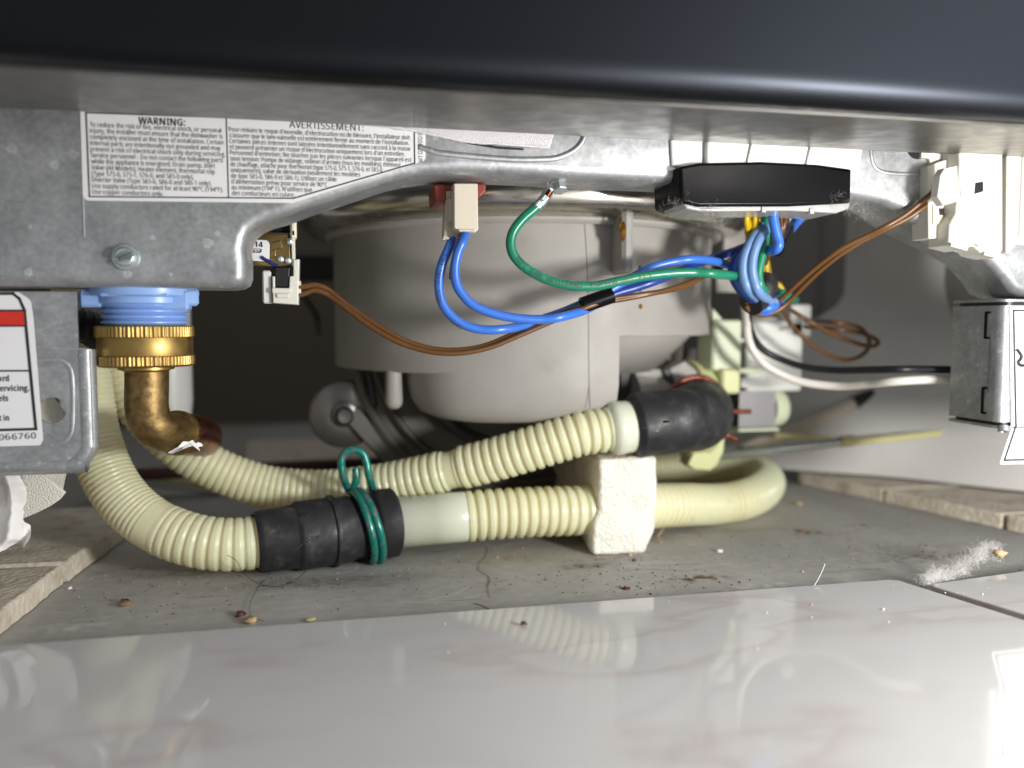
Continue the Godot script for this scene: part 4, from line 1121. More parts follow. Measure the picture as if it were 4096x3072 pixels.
	for i in ep.size():
		var r := 0.0151
		if i < 3: r = 0.0130 + 0.0007 * i
		elif i > l1 + 2: r = 0.0146 + 0.0016 * smoothstep(l1 + 3, l1 + 16, float(i))
		elif i > l1: r = 0.0149
		er.append(r)
	var eg := G.new()
	tube(eg, ep, er, 48)
	part(el, "sleeve", eg.mesh(), M.rubber)
	part(el, "mould_seam", wire_mesh([Vector3(0.0691, 0.0605, -0.0435), Vector3(0.0760, 0.0610, -0.0432), Vector3(0.0873, 0.0617, -0.0437), Vector3(0.0992, 0.0615, -0.0500), Vector3(0.1131, 0.0607, -0.0620)], 0.00022, 6, 0.002), M.black)
	part(el, "moulded_square", box_mesh(Vector3(0.0803, 0.0617, -0.0434), Vector3(0.0034, 0.0036, 0.0008), 0.0002), M.recess)
	var cc := thing("spring_clamp", "copper coloured spring clamp on the rubber elbow with two prongs showing", "hose clamp", Vector3(0.1151, 0.0617, -0.0900))
	var ring := []
	var rc: Vector3 = Vector3(0.1187, 0.0632, -0.0980)
	for i in 33: ring.append(rc + Vector3(cos(TAU * i / 32.0) * 0.0166, sin(TAU * i / 32.0) * 0.0160, 0.002 * sin(TAU * i / 32.0)))
	part(cc, "spring_wire", wire_mesh(ring, 0.0016, 10, 0.002), M.copper_paint)
	part(cc, "prong", wire_mesh([Vector3(0.1280, 0.0622, -0.0850), Vector3(0.1357, 0.0620, -0.0850), Vector3(0.1437, 0.0618, -0.0850)], 0.0013, 12), M.copper_paint)
	part(cc, "prong", wire_mesh([Vector3(0.1244, 0.0525, -0.0850), Vector3(0.1308, 0.0499, -0.0850), Vector3(0.1360, 0.0476, -0.0850)], 0.0014, 12), M.copper_paint)
	build_foam()

func build_foam() -> void:
	# a packing foam block: a dense rounded box pushed about by noise, with a bite where the hose passes
	var lo := Vector3(0.0528, 0.0, -0.150)
	var hi := Vector3(0.0812, 0.0452, -0.0555)
	var nz := noise(15, 260.0, 2)
	var big := noise(16, 40.0, 2)
	var cells := noise(17, 380.0, 1, FastNoiseLite.TYPE_CELLULAR)
	var g := G.new()
	var c := (lo + hi) / 2
	var h := (hi - lo) / 2
	for f in 6:
		var ax := f / 2
		var s := 1.0 if f % 2 else -1.0
		var a1 := (ax + 1) % 3
		var a2 := (ax + 2) % 3
		var n1: int = int(h[a1] * 2 / 0.0006)
		var n2: int = int(h[a2] * 2 / 0.0006)
		var ps := []
		var ns := []
		for j in n2 + 1:
			var pr := PackedVector3Array()
			for i in n1 + 1:
				var p := Vector3.ZERO
				p[ax] = s * h[ax]
				p[a1] = lerpf(-h[a1], h[a1], float(i) / n1)
				p[a2] = lerpf(-h[a2], h[a2], float(j) / n2)
				var q := Vector3(clampf(p.x, -h.x + 0.0022, h.x - 0.0022), clampf(p.y, -h.y + 0.0022, h.y - 0.0022), clampf(p.z, -h.z + 0.0022, h.z - 0.0022))
				var d := (p - q)
				d = d.normalized() if d.length() > 1e-9 else Vector3.UP
				p = q + d * 0.0022
				var w := p + c
				var push := nz.get_noise_3dv(w) * 0.00022 + big.get_noise_3dv(w) * 0.0009 - (cells.get_noise_3dv(w) + 1.0) * 0.00022
				# the slit below the hose lets the front corner spread, and the lower right corner is worn round
				if w.z > -0.075 and w.y < 0.021:
					p.x -= 0.0032 * smoothstep(0.0235, 0.012, w.y) * (1.0 - smoothstep(0.060, 0.074, w.x)) * smoothstep(-0.080, -0.060, w.z)
				p.x -= 0.0050 * smoothstep(0.013, 0.0, w.y) * smoothstep(0.068, 0.081, w.x)
				p.z += 0.0010 * smoothstep(0.024, 0.010, w.y) * smoothstep(-0.075, -0.060, w.z)
				p.z -= 0.0008 * exp(-pow((w.y - 0.0205 - 0.12 * (w.x - 0.067)) / 0.0010, 2.0)) * (0.4 + big.get_noise_3dv(w * 2.0)) * smoothstep(-0.065, -0.057, w.z)
				p += d * push
				pr.append(c + p)
			ps.append(pr)
		for j in n2 + 1:
			var nr := PackedVector3Array()
			for i in n1 + 1:
				var u: Vector3 = ps[j][min(i + 1, n1)] - ps[j][max(i - 1, 0)]
				var v: Vector3 = ps[min(j + 1, n2)][i] - ps[max(j - 1, 0)][i]
				var nn := u.cross(v) * s
				nr.append(nn.normalized())
			ns.append(nr)
		g.rows(ps, ns, false)
	solo("foam_block", g.mesh(), M.foam, "white packing foam block slit over the lower hose", "foam block")

func build_pump() -> void:
	var t := thing("drain_pump", "pale green and white drain pump with a laminated core behind the elbow", "pump", Vector3(0.14, 0.04, -0.14))
	var fx: Vector3 = Vector3(0.1302, 0.0598, -0.1300)
	part(t, "flange", lathe_mesh([Vector2(0.001, -0.004), Vector2(0.0265, -0.004), Vector2(0.0272, -0.003), Vector2(0.0272, 0.0075), Vector2(0.0265, 0.0085), Vector2(0.001, 0.0085)], 64, axis(fx, fx + Vector3(1, -0.05, -0.1))), M.pump_green)
	part(t, "inlet_neck", lathe_mesh([Vector2(0.001, -0.040), Vector2(0.021, -0.040), Vector2(0.021, -0.012), Vector2(0.0225, -0.0115), Vector2(0.0225, -0.004), Vector2(0.001, -0.004)], 48, axis(fx, fx + Vector3(1, -0.05, -0.1))), M.grey)
	part(t, "foot", plate_mesh(rounded([Vector2(0.1245, 0.0293), Vector2(0.1336, 0.0460), Vector2(0.1463, 0.0441), Vector2(0.1459, 0.0360), Vector2(0.1419, 0.0281), Vector2(0.1378, 0.0254), Vector2(0.1284, 0.0265)], 0.0008, 2), 0.012, 0.0008, 3, z_at(-0.118)), M.pump_green)
	part(t, "mounting_block", box_mesh(Vector3(0.1417, 0.0953, -0.1180), Vector3(0.01707, 0.02715, 0.02), 0.0012), M.pump_pale)
	part(t, "mounting_block", box_mesh(Vector3(0.1430, 0.0760, -0.1120), Vector3(0.01086, 0.01345, 0.014), 0.0012), M.pump_green)
	part(t, "gusset", plate_mesh([Vector2(0.1368, 0.1155), Vector2(0.1429, 0.1092), Vector2(0.1507, 0.1054), Vector2(0.1508, 0.0978), Vector2(0.1371, 0.0979)], 0.006, 0.0006, 2, z_at(-0.116)), M.pump_pale)
	part(t, "coil_housing", box_mesh(Vector3(0.1799, 0.0883, -0.1400), Vector3(0.03485, 0.03991, 0.03), 0.0012), M.coil_white)
	part(t, "coil_rib", box_mesh(Vector3(0.1668, 0.0976, -0.1240), Vector3(0.02320, 0.00162, 0.002), 0.0004), M.coil_white)
	part(t, "coil_rib", box_mesh(Vector3(0.1627, 0.0805, -0.1230), Vector3(0.01727, 0.00297, 0.004), 0.0008), M.pump_pale)
	part(t, "coil_rib", box_mesh(Vector3(0.1668, 0.0738, -0.1240), Vector3(0.01781, 0.00540, 0.002), 0.0004), M.coil_white)
	part(t, "terminal_block", box_mesh(Vector3(0.1961, 0.1086, -0.1350), Vector3(0.01293, 0.01855, 0.02), 0.0012), M.coil_white)
	part(t, "clip", box_mesh(Vector3(0.1895, 0.0700, -0.1280), Vector3(0.00432, 0.00189, 0.004), 0.0006), M.coil_white)
	part(t, "clip", box_mesh(Vector3(0.1850, 0.1036, -0.1220), Vector3(0.00594, 0.00135, 0.003), 0.0006), M.coil_white)
	var core := part(t, "laminated_core", box_mesh(Vector3(0.1705, 0.0579, -0.1400), Vector3(0.02305, 0.02136, 0.026), 0.0006), M.core_dark)
	for k in 20: part(core, "steel_sheet", box_mesh(Vector3(0.1705, 0.0579, -0.1400) + Vector3((k - 9.5) * 0.02305 / 20.0, 0, 0), Vector3(0.02305 / 20.0 * 0.55, 0.02192, 0.0268), 0.0001), M.lamination)
	part(t, "end_cap", lathe_mesh([Vector2(0.001, 0), Vector2(0.0112, 0.0), Vector2(0.0112, 0.0065), Vector2(0.0100, 0.0095), Vector2(0.0070, 0.0118), Vector2(0.001, 0.0125)], 40, axis(Vector3(0.1833, 0.0574, -0.1400), Vector3(0.1833, 0.0574, -0.1400) + Vector3(1, 0, -0.12))), M.pump_pale)
	part(t, "lower_strip", box_mesh(Vector3(0.1681, 0.0471, -0.1350), Vector3(0.02530, 0.00141, 0.03), 0.0004), M.pump_pale)
	part(t, "coil_winding", box_mesh(Vector3(0.1831, 0.1094, -0.1500), Vector3(0.02586, 0.00281, 0.02), 0.0006), M.lamination)
	# webs of the sump support between drum and pump
	var w := thing("sump_support", "grey ribbed plastic support between the sump and the drain pump", "support", Vector3(0.1, 0.06, -0.14))
	part(w, "back_plate", box_mesh(Vector3(0.1251, 0.0648, -0.1650), Vector3(0.04874, 0.05447, 0.004), 0.0006), M.grey_dark)
	part(w, "upright_panel", plate_mesh(rounded([Vector2(0.1493, 0.1641), Vector2(0.1628, 0.1655), Vector2(0.1637, 0.1245), Vector2(0.1456, 0.1244), Vector2(0.1453, 0.1368), Vector2(0.1497, 0.1430)], 0.001, 2), 0.004, 0.0006, 2, z_at(-0.13)), M.grey)
	part(w, "web", plate_mesh([Vector2(0.0855, 0.0818), Vector2(0.0929, 0.0817), Vector2(0.0995, 0.0614), Vector2(0.0857, 0.0617)], 0.02, 0.0005, 2, z_at(-0.12)), M.dark_plastic)
	part(w, "web", plate_mesh([Vector2(0.0915, 0.0820), Vector2(0.1079, 0.0826), Vector2(0.1141, 0.0717), Vector2(0.0996, 0.0644)], 0.01, 0.0005, 2, z_at(-0.115)), M.grey)
	part(w, "web", plate_mesh([Vector2(0.1116, 0.0825), Vector2(0.1206, 0.0867), Vector2(0.1274, 0.0816), Vector2(0.1331, 0.0688), Vector2(0.1183, 0.0666)], 0.012, 0.0008, 2, z_at(-0.115)), M.grey)
	part(w, "web", plate_mesh([Vector2(0.1066, 0.0827), Vector2(0.1108, 0.0827), Vector2(0.1169, 0.0694), Vector2(0.1129, 0.0694)], 0.01, 0.0005, 2, z_at(-0.112)), M.dark_plastic)

func build_left_fittings() -> void:
	# blue water inlet
	var b := thing("water_inlet", "light blue plastic water inlet with screw thread under the frame", "water inlet", Vector3(-0.1325, 0.1061, -0.0220))
	var o: Vector3 = Vector3(-0.1325, 0.1061, -0.0220)
	var pr := [Vector2(0.001, 0.0)]
	for k in 4:
		var y := 0.0002 + k * 0.00205
		pr.append(Vector2(0.0134, y)); pr.append(Vector2(0.0138, y + 0.0002)); pr.append(Vector2(0.0150, y + 0.0009)); pr.append(Vector2(0.0150, y + 0.0012)); pr.append(Vector2(0.0138, y + 0.0019))
	pr.append(Vector2(0.0134, 0.0085)); pr.append(Vector2(0.0134, 0.0140))
	part(b, "thread", lathe_mesh(pr, 64, Transform3D(Basis(), o)), M.blue_plastic)
	part(b, "collar", lathe_mesh([Vector2(0.012, 0.0072), Vector2(0.0150, 0.0074), Vector2(0.0160, 0.0082), Vector2(0.0160, 0.0104), Vector2(0.0185, 0.0108), Vector2(0.0188, 0.0116), Vector2(0.0185, 0.0150)], 48, Transform3D(Basis(), o)), M.blue_plastic)
	for e in [[220, 646, 0.0075, 0.0062, 0.0], [264, 634, 0.009, 0.003, 0.1], [385, 650, 0.0098, 0.0072, 0.0], [410, 643, 0.006, 0.0060, 0.3]]:
		var q := o + Vector3((e[0] - 314) * 0.000168, (704 - e[1]) * 0.000168, 0.0105 - absf(e[0] - 314) * 0.00005)
		part(b, "lug", box_mesh(q, Vector3(e[2], e[3], 0.008), 0.0009, Basis(Vector3.UP, e[4])), M.blue_plastic)
	part(b, "bar", box_mesh(o + Vector3(0.0, 0.0108, 0.0145), Vector3(0.022, 0.0011, 0.004), 0.0004), M.blue_plastic)
	# brass nut and elbow
	var t := thing("brass_fitting", "brass swivel nut and elbow screwed onto the blue inlet", "pipe fitting", Vector3(-0.1327, 0.0912, -0.0220))
	var n: Vector3 = Vector3(-0.1327, 0.0913, -0.0220)
	var nx := Transform3D(Basis(), n)
	part(t, "knurled_ring", lathe_mesh([Vector2(0.012, 0.0), Vector2(0.0158, 0.0001), Vector2(0.0169, 0.0009), Vector2(0.0169, 0.0039), Vector2(0.0164, 0.0043)], 360, nx, 0.0, TAU, [72.0, 0.00045]), M.brass)
	part(t, "nut_band", lathe_mesh([Vector2(0.010, 0.0036), Vector2(0.0160, 0.0037), Vector2(0.0163, 0.0044), Vector2(0.0163, 0.0106), Vector2(0.0160, 0.0112), Vector2(0.010, 0.0113)], 72, nx), M.brass)
	part(t, "knurled_ring", lathe_mesh([Vector2(0.0164, 0.0107), Vector2(0.0169, 0.0110), Vector2(0.0169, 0.0145), Vector2(0.0162, 0.0149), Vector2(0.0135, 0.0150), Vector2(0.0130, 0.0140)], 360, nx, 0.0, TAU, [72.0, 0.00045]), M.brass)
	part(t, "collar", lathe_mesh([Vector2(0.0072, -0.0022), Vector2(0.0082, -0.0014), Vector2(0.0097, -0.0010), Vector2(0.0097, 0.0), Vector2(0.0090, 0.0003)], 40, nx), M.brass)
	var g := G.new()
	tube(g, smooth([Vector3(-0.1325, 0.0915, -0.0220), Vector3(-0.1327, 0.0847, -0.0220), Vector3(-0.1330, 0.0770, -0.0220), Vector3(-0.1324, 0.0723, -0.0225), Vector3(-0.1306, 0.0686, -0.0240), Vector3(-0.1282, 0.0663, -0.0280), Vector3(-0.1257, 0.0649, -0.0340), Vector3(-0.1238, 0.0637, -0.0410)], 0.0012), PackedFloat32Array([0.0076]), 36)
	part(t, "elbow", g.mesh(), M.cast_brass)
	var e0: Vector3 = Vector3(-0.1253, 0.0647, -0.0355)
	part(t, "elbow_lip", lathe_mesh([Vector2(0.007, -0.0012), Vector2(0.0083, -0.001), Vector2(0.0088, 0.0), Vector2(0.0087, 0.0018), Vector2(0.0079, 0.0022)], 40, axis(e0, Vector3(-0.1238, 0.0637, -0.0410))), M.cast_brass)
	var cp := G.new()
	tube(cp, smooth([Vector3(-0.1248, 0.0645, -0.0370), Vector3(-0.1234, 0.0633, -0.0445), Vector3(-0.1220, 0.0615, -0.0550), Vector3(-0.1215, 0.0591, -0.0680), Vector3(-0.1230, 0.0559, -0.0850), Vector3(-0.1272, 0.0512, -0.1100)], 0.0015), PackedFloat32Array([0.0079]), 32)
	solo("copper_pipe", cp.mesh(), M.copper, "dull copper pipe leaving the brass elbow into the dark", "pipe")
	# scrap of plumber's tape
	var sg := G.new()
	var sp := [Vector3(-0.1266, 0.0587, -0.0240), Vector3(-0.1228, 0.0609, -0.0240), Vector3(-0.1211, 0.0630, -0.0270), Vector3(-0.1200, 0.0629, -0.0300), Vector3(-0.1181, 0.0616, -0.0330), Vector3(-0.1163, 0.0602, -0.0360), Vector3(-0.1159, 0.0594, -0.0360), Vector3(-0.1173, 0.0594, -0.0340), Vector3(-0.1167, 0.0576, -0.0340), Vector3(-0.1177, 0.0590, -0.0320), Vector3(-0.1195, 0.0613, -0.0290), Vector3(-0.1217, 0.0600, -0.0240), Vector3(-0.1248, 0.0586, -0.0230)]
	var ctr := Vector3.ZERO
	for p in sp: ctr += p
	ctr /= sp.size()
	for i in sp.size():
		var a: Vector3 = sp[i]
		var bq: Vector3 = sp[(i + 1) % sp.size()]
		var mid := ctr if i < 5 or i > 9 else (sp[4] as Vector3)
		var nn := (bq - a).cross(mid - a).normalized()
		if nn.length() < 0.5: continue
		if nn.z < 0: nn = -nn
		sg.face([a, bq, mid], nn)
		sg.face([a - Vector3(0, 0.0003, 0.0004), bq - Vector3(0, 0.0003, 0.0004), mid - Vector3(0, 0.0003, 0.0004)], -nn)
	solo("tape_scrap", sg.mesh(), M.white_chip, "torn scrap of white sealing tape on the brass elbow's end", "tape")
	# black corrugated conduit
	var cpth := smooth([Vector3(-0.1756, 0.1085, -0.0340), Vector3(-0.1637, 0.1077, -0.0360), Vector3(-0.1571, 0.1059, -0.0380), Vector3(-0.1542, 0.1028, -0.0450), Vector3(-0.1516, 0.0984, -0.0580), Vector3(-0.1485, 0.0950, -0.0750)], 0.0006)
	var cr := PackedFloat32Array()
	for i in cpth.size(): cr.append(0.0058 + 0.0007 * cos(i * 0.0006 / 0.0021 * TAU))
	var cg := G.new()
	tube(cg, cpth, cr, 24)
	solo("conduit", cg.mesh(), M.rubber, "black corrugated conduit passing behind the brass nut", "conduit")
	# white tube behind the elbow
	var wt := G.new()
	lathe(wt, [Vector2(0.001, 0.0), Vector2(0.006, 0.001), Vector2(0.010, 0.008), Vector2(0.0128, 0.03), Vector2(0.0130, 0.12)], 32, Transform3D(Basis(), Vector3(-0.1538, 0.0353, -0.1700)))
	solo("plastic_tube", wt.mesh(), M.milky, "white plastic tube hanging in the dark behind the brass elbow", "tube")
	# yellowish cord on the floor behind the hoses
	solo("cord", wire_mesh([Vector3(-0.2296, 0.0040, -0.3347), Vector3(-0.2062, 0.0040, -0.3033), Vector3(-0.1852, 0.0040, -0.2780), Vector3(-0.1665, 0.0040, -0.2609), Vector3(-0.1390, 0.0040, -0.2395)], 0.0019, 10), M.nylon, "thin yellow cord lying behind the two left hoses", "cord")
	# overflow switch
	var s := thing("overflow_switch", "brassy switch with white 314 sticker peeking out beside the frame", "switch", Vector3(-0.0897, 0.1321, -0.0360))
	part(s, "plate", plate_mesh(rounded([Vector2(-0.1032, 0.1427), Vector2(-0.0814, 0.1426), Vector2(-0.0813, 0.1373), Vector2(-0.0808, 0.1293), Vector2(-0.0857, 0.1290), Vector2(-0.0979, 0.1296), Vector2(-0.1036, 0.1296)], 0.0004, 3), 0.005, 0.0008, 3, z_at(-0.036)), M.gold_plate)
	for e in [[Vector2(-0.0889, 0.1384), Vector2(-0.0848, 0.1397), Vector2(-0.0841, 0.1366), Vector2(-0.0861, 0.1361), Vector2(-0.0890, 0.1352)], [Vector2(-0.0890, 0.1355), Vector2(-0.0867, 0.1361), Vector2(-0.0867, 0.1332), Vector2(-0.0891, 0.1325)]]:
		part(s, "pressed_tab", plate_mesh(rounded(e, 0.0003, 2), 0.0012, 0.0004, 2, z_at(-0.0352)), M.gold_plate)
	for e in [Vector3(-0.0814, 0.1390, -0.0350), Vector3(-0.0821, 0.1316, -0.0350), Vector3(-0.0850, 0.1321, -0.0350)]:
		part(s, "rivet", lathe_mesh([Vector2(0.0001, -0.001), Vector2(0.0014, -0.001), Vector2(0.0013, 0.0006), Vector2(0.0007, 0.0011), Vector2(0.0001, 0.0012)], 14, axis(e, e + Vector3.BACK)), M.screw)
	var st := part(s, "sticker", plate_mesh(rounded([Vector2(-0.1048, 0.1399), Vector2(-0.0901, 0.1394), Vector2(-0.0890, 0.1382), Vector2(-0.0892, 0.1321), Vector2(-0.0903, 0.1312), Vector2(-0.1050, 0.1318)], [0, 0.001, 0.0015, 0.0015, 0.001, 0], 4), 0.0002, 0, 1, z_at(-0.0354)), M.label)
	letters(st, "314", Vector3(-0.0964, 0.1368, -0.0352), Vector3(1, -0.03, 0), Vector3(0.03, 1, 0), 0.0021, Vector3(-0.0916, 0.1369, -0.0352).x - Vector3(-0.0964, 0.1368, -0.0352).x, M.ink, true)
	letters(st, "FSP", Vector3(-0.0953, 0.1345, -0.0352), Vector3(1, -0.03, 0), Vector3(0.25, 1, 0), 0.0011, Vector3(-0.0922, 0.1345, -0.0352).x - Vector3(-0.0953, 0.1345, -0.0352).x, M.ink, true)
	frame_line(st, [Vector3(-0.0966, 0.1347, -0.0352), Vector3(-0.0959, 0.1360, -0.0352), Vector3(-0.0922, 0.1359, -0.0352), Vector3(-0.0927, 0.1346, -0.0352)], 0.00012, true)
	frame_line(st, [Vector3(-0.0979, 0.1341, -0.0352), Vector3(-0.0973, 0.1333, -0.0352), Vector3(-0.0981, 0.1324, -0.0352)], 0.00015, false)
	var ink := G.new()
	tube(ink, smooth([Vector3(-0.0923, 0.1329, -0.0351), Vector3(-0.0912, 0.1321, -0.0351), Vector3(-0.0896, 0.1313, -0.0351), Vector3(-0.0881, 0.1303, -0.0351), Vector3(-0.0863, 0.1295, -0.0351)], 0.0008), PackedFloat32Array([0.0007]), 6)
	part(s, "marker_stroke", ink.mesh(), M.blue_ink)
	part(s, "guide_strip", box_mesh(Vector3(-0.0800, 0.1448, -0.0370), Vector3(0.0024, 0.0082, 0.006), 0.0008), M.white_warm)
	part(s, "guide_strip", box_mesh(Vector3(-0.0800, 0.1419, -0.0370), Vector3(0.0022, 0.0036, 0.006), 0.0006), M.white_warm)
	part(s, "guide_strip", box_mesh(Vector3(-0.0802, 0.1351, -0.0380), Vector3(0.0013, 0.0110, 0.006), 0.0003), M.white)
	part(s, "dark_block", box_mesh(Vector3(-0.0873, 0.1465, -0.0440), Vector3(0.0125, 0.0075, 0.01), 0.0008), M.navy)
	var pg := part(s, "plunger", plate_mesh([Vector2(-0.0873, 0.1289), Vector2(-0.0814, 0.1290), Vector2(-0.0821, 0.1210), Vector2(-0.0869, 0.1213)], 0.006, 0.0006, 2, z_at(-0.0345)), M.black)
	part(pg, "plunger_edge", box_mesh(Vector3(-0.0844, 0.1251, -0.0343), Vector3(0.0001, 0.0075, 0.0002), 0.00003), M.dark_plastic)
	part(s, "dark_stem", plate_mesh([Vector2(-0.0926, 0.1295), Vector2(-0.0867, 0.1294), Vector2(-0.0868, 0.1251), Vector2(-0.0881, 0.1258)], 0.004, 0.0003, 2, z_at(-0.039)), M.black)
	var hs := part(s, "connector_shell", plate_mesh([Vector2(-0.0883, 0.1253), Vector2(-0.0872, 0.1254), Vector2(-0.0873, 0.1209), Vector2(-0.0820, 0.1208), Vector2(-0.0817, 0.1254), Vector2(-0.0803, 0.1257), Vector2(-0.0802, 0.1320), Vector2(-0.0779, 0.1322), Vector2(-0.0786, 0.1143), Vector2(-0.0882, 0.1150)], 0.008, 0.0005, 2, z_at(-0.0335)), M.white)
	part(hs, "connector_wing", box_mesh(Vector3(-0.0905, 0.1213, -0.0400), Vector3(0.0034, 0.0128, 0.009), 0.0006), M.milky)
	part(hs, "latch", box_mesh(Vector3(-0.0843, 0.1178, -0.0332), Vector3(0.0048, 0.0016, 0.0014), 0.0003), M.white)
	part(hs, "cross_bar", box_mesh(Vector3(-0.0848, 0.1198, -0.0332), Vector3(0.0072, 0.0020, 0.0014), 0.0003), M.white)
	for e in [612, 629]: part(hs, "wire_collar", box_mesh(Vector3(-0.0781, 0.1214, -0.0360) + Vector3(0, (620 - e) * 0.00018, 0), Vector3(0.0012, 0.0018, 0.003), 0.0002), M.white)

func build_electrics() -> void:
	# beige plug pair under the frame's edge
	var red := thing("plug_socket", "dark red plastic socket tucked under the frame above the beige plugs", "socket", Vector3(-0.0151, 0.1598, -0.0200))
	part(red, "body", plate_mesh(rounded([Vector2(-0.0263, 0.1606), Vector2(-0.0232, 0.1609), Vector2(-0.0059, 0.1617), Vector2(-0.0059, 0.1588), Vector2(-0.0078, 0.1566), Vector2(-0.0114, 0.1558), Vector2(-0.0233, 0.1537), Vector2(-0.0259, 0.1539)], 0.0008, 3), 0.02, 0.0008, 3, z_at(-0.0205)), M.red_plastic)
	part(red, "tab", box_mesh(Vector3(-0.0242, 0.1571, -0.0195), Vector3(0.0042, 0.0066, 0.004), 0.0006, Basis(Vector3.BACK, 0.15)), M.red_plastic)
	var p1 := thing("wire_plug", "beige plug in front, blue and red wires leaving its end", "plug", Vector3(-0.0152, 0.1435, -0.0100), "beige plugs below the frame")
	part(p1, "body", plate_mesh(rounded([Vector2(-0.0200, 0.1596), Vector2(-0.0109, 0.1599), Vector2(-0.0107, 0.1427), Vector2(-0.0118, 0.1415), Vector2(-0.0177, 0.1416), Vector2(-0.0200, 0.1430)], 0.0004, 2), 0.006, 0.0005, 3, z_at(-0.0100)), M.beige)
	part(p1, "lip", box_mesh(Vector3(-0.0153, 0.1421, -0.0096), Vector3(0.0062, 0.0008, 0.0012), 0.0002), M.beige)
	var p2 := thing("wire_plug", "beige plug half hidden behind the other, one blue wire leaving its end", "plug", Vector3(-0.0209, 0.1407, -0.0180), "beige plugs below the frame")
	part(p2, "body", plate_mesh(rounded([Vector2(-0.0220, 0.1578), Vector2(-0.0179, 0.1586), Vector2(-0.0166, 0.1404), Vector2(-0.0200, 0.1398), Vector2(-0.0229, 0.1405), Vector2(-0.0229, 0.1428)], 0.0004, 2), 0.006, 0.0005, 3, z_at(-0.0180)), M.beige_dark)
	part(p2, "key_ridge", box_mesh(Vector3(-0.0202, 0.1506, -0.0174), Vector3(0.0018, 0.0090, 0.0014), 0.0003), M.beige)
	part(p2, "lip", plate_mesh([Vector2(-0.0230, 0.1409), Vector2(-0.0206, 0.1402), Vector2(-0.0211, 0.1394), Vector2(-0.0236, 0.1391)], 0.003, 0.0002, 2, z_at(-0.0172)), M.beige_dark)
	# hex bolt with ring terminal
	var bt := thing("earth_bolt", "hex bolt clamping a ring terminal to the frame's underside", "bolt", Vector3(0.0213, 0.1610, -0.0120))
	bolt_head(bt, Vector3(0.0213, 0.1619, -0.0120), Vector3(0.08, -1, 0.42), 0.0037, 0.3, true)
	var tr := thing("ring_terminal", "crimped metal ring terminal at the green wire's end", "terminal", Vector3(0.0163, 0.1551, -0.0120))
	part(tr, "ring", lathe_mesh([Vector2(0.0022, -0.0003), Vector2(0.0044, -0.0003), Vector2(0.0044, 0.0004), Vector2(0.0022, 0.0004)], 24, axis(Vector3(0.0209, 0.1622, -0.0120), Vector3(0.0209, 0.1622, -0.0120) + Vector3(0.08, -1, 0.42))), M.screw)
	var tg := G.new()
	tube(tg, smooth([Vector3(0.0175, 0.1590, -0.0115), Vector3(0.0166, 0.1569, -0.0115), Vector3(0.0147, 0.1543, -0.0115), Vector3(0.0125, 0.1520, -0.0115)], 0.0008), PackedFloat32Array([0.0020]), 12)
	part(tr, "crimp", tg.mesh(), M.screw)
	part(tr, "copper_strands", wire_mesh([Vector3(0.0175, 0.1581, -0.0100), Vector3(0.0167, 0.1570, -0.0100), Vector3(0.0160, 0.1559, -0.0100)], 0.0012, 8, 0.0008), M.copper)
	for e in [Vector3(0.0150, 0.1553, -0.0098), Vector3(0.0127, 0.1530, -0.0100)]: part(tr, "crimp_wing", box_mesh(e, Vector3(0.0032, 0.0018, 0.0012), 0.0004, Basis(Vector3.BACK, 0.85)), M.screw)
	# taped connector block
	var k := thing("taped_connector", "large white connector wrapped in glossy black tape", "connector", Vector3(0.1020, 0.1524, 0.0000))
	part(k, "rear_shell", plate_mesh(rounded([Vector2(0.0615, 0.1795), Vector2(0.0812, 0.1804), Vector2(0.0805, 0.1659), Vector2(0.0728, 0.1652), Vector2(0.0655, 0.1664), Vector2(0.0624, 0.1673)], 0.0008, 3), 0.02, 0.001, 3, z_at(0.0015)), M.milky)
	part(k, "front_shell", plate_mesh(rounded([Vector2(0.0755, 0.1808), Vector2(0.1445, 0.1841), Vector2(0.1409, 0.1679), Vector2(0.0754, 0.1655)], 0.0006, 3), 0.02, 0.0012, 3, z_at(0.0040)), M.milky)
	for e in [[Vector2(0.0944, 0.1808), Vector2(0.0975, 0.1810), Vector2(0.0947, 0.1676), Vector2(0.0914, 0.1675)], [Vector2(0.1199, 0.1820), Vector2(0.1234, 0.1822), Vector2(0.1198, 0.1675), Vector2(0.1165, 0.1674)]]:
		part(k, "shell_ridge", plate_mesh(e, 0.003, 0.0006, 2, z_at(0.0052)), M.milky)
	part(k, "tape_wrap", plate_mesh(rounded([Vector2(0.0635, 0.1661), Vector2(0.0714, 0.1678), Vector2(0.0974, 0.1693), Vector2(0.1213, 0.1692), Vector2(0.1363, 0.1680), Vector2(0.1365, 0.1547), Vector2(0.1097, 0.1527), Vector2(0.0717, 0.1514), Vector2(0.0643, 0.1529)], [0.0012, 0.001, 0.001, 0.001, 0.0005, 0.001, 0.001, 0.002, 0.002], 4), 0.026, 0.0013, 5, z_at(0.0062)), M.tape)
	part(k, "lower_rim", plate_mesh(rounded([Vector2(0.0651, 0.1546), Vector2(0.1378, 0.1569), Vector2(0.1371, 0.1528), Vector2(0.1314, 0.1508), Vector2(0.1109, 0.1512), Vector2(0.0736, 0.1498), Vector2(0.0675, 0.1508)], 0.0008, 3), 0.02, 0.0008, 3, z_at(0.0042)), M.clear_grey)
	for e in [1645, 1757]: part(k, "rim_notch", plate_mesh(rounded([Vector2(0.0975, 0.1524) + Vector2((e - 1640) * 0.000185, 0), Vector2(0.0999, 0.1525) + Vector2((e - 1640) * 0.000185, 0), Vector2(0.0995, 0.1500) + Vector2((e - 1640) * 0.000185, 0), Vector2(0.0977, 0.1503) + Vector2((e - 1640) * 0.000185, 0)], 0.0003, 2), 0.002, 0.0003, 2, z_at(0.0048)), M.clear_grey)
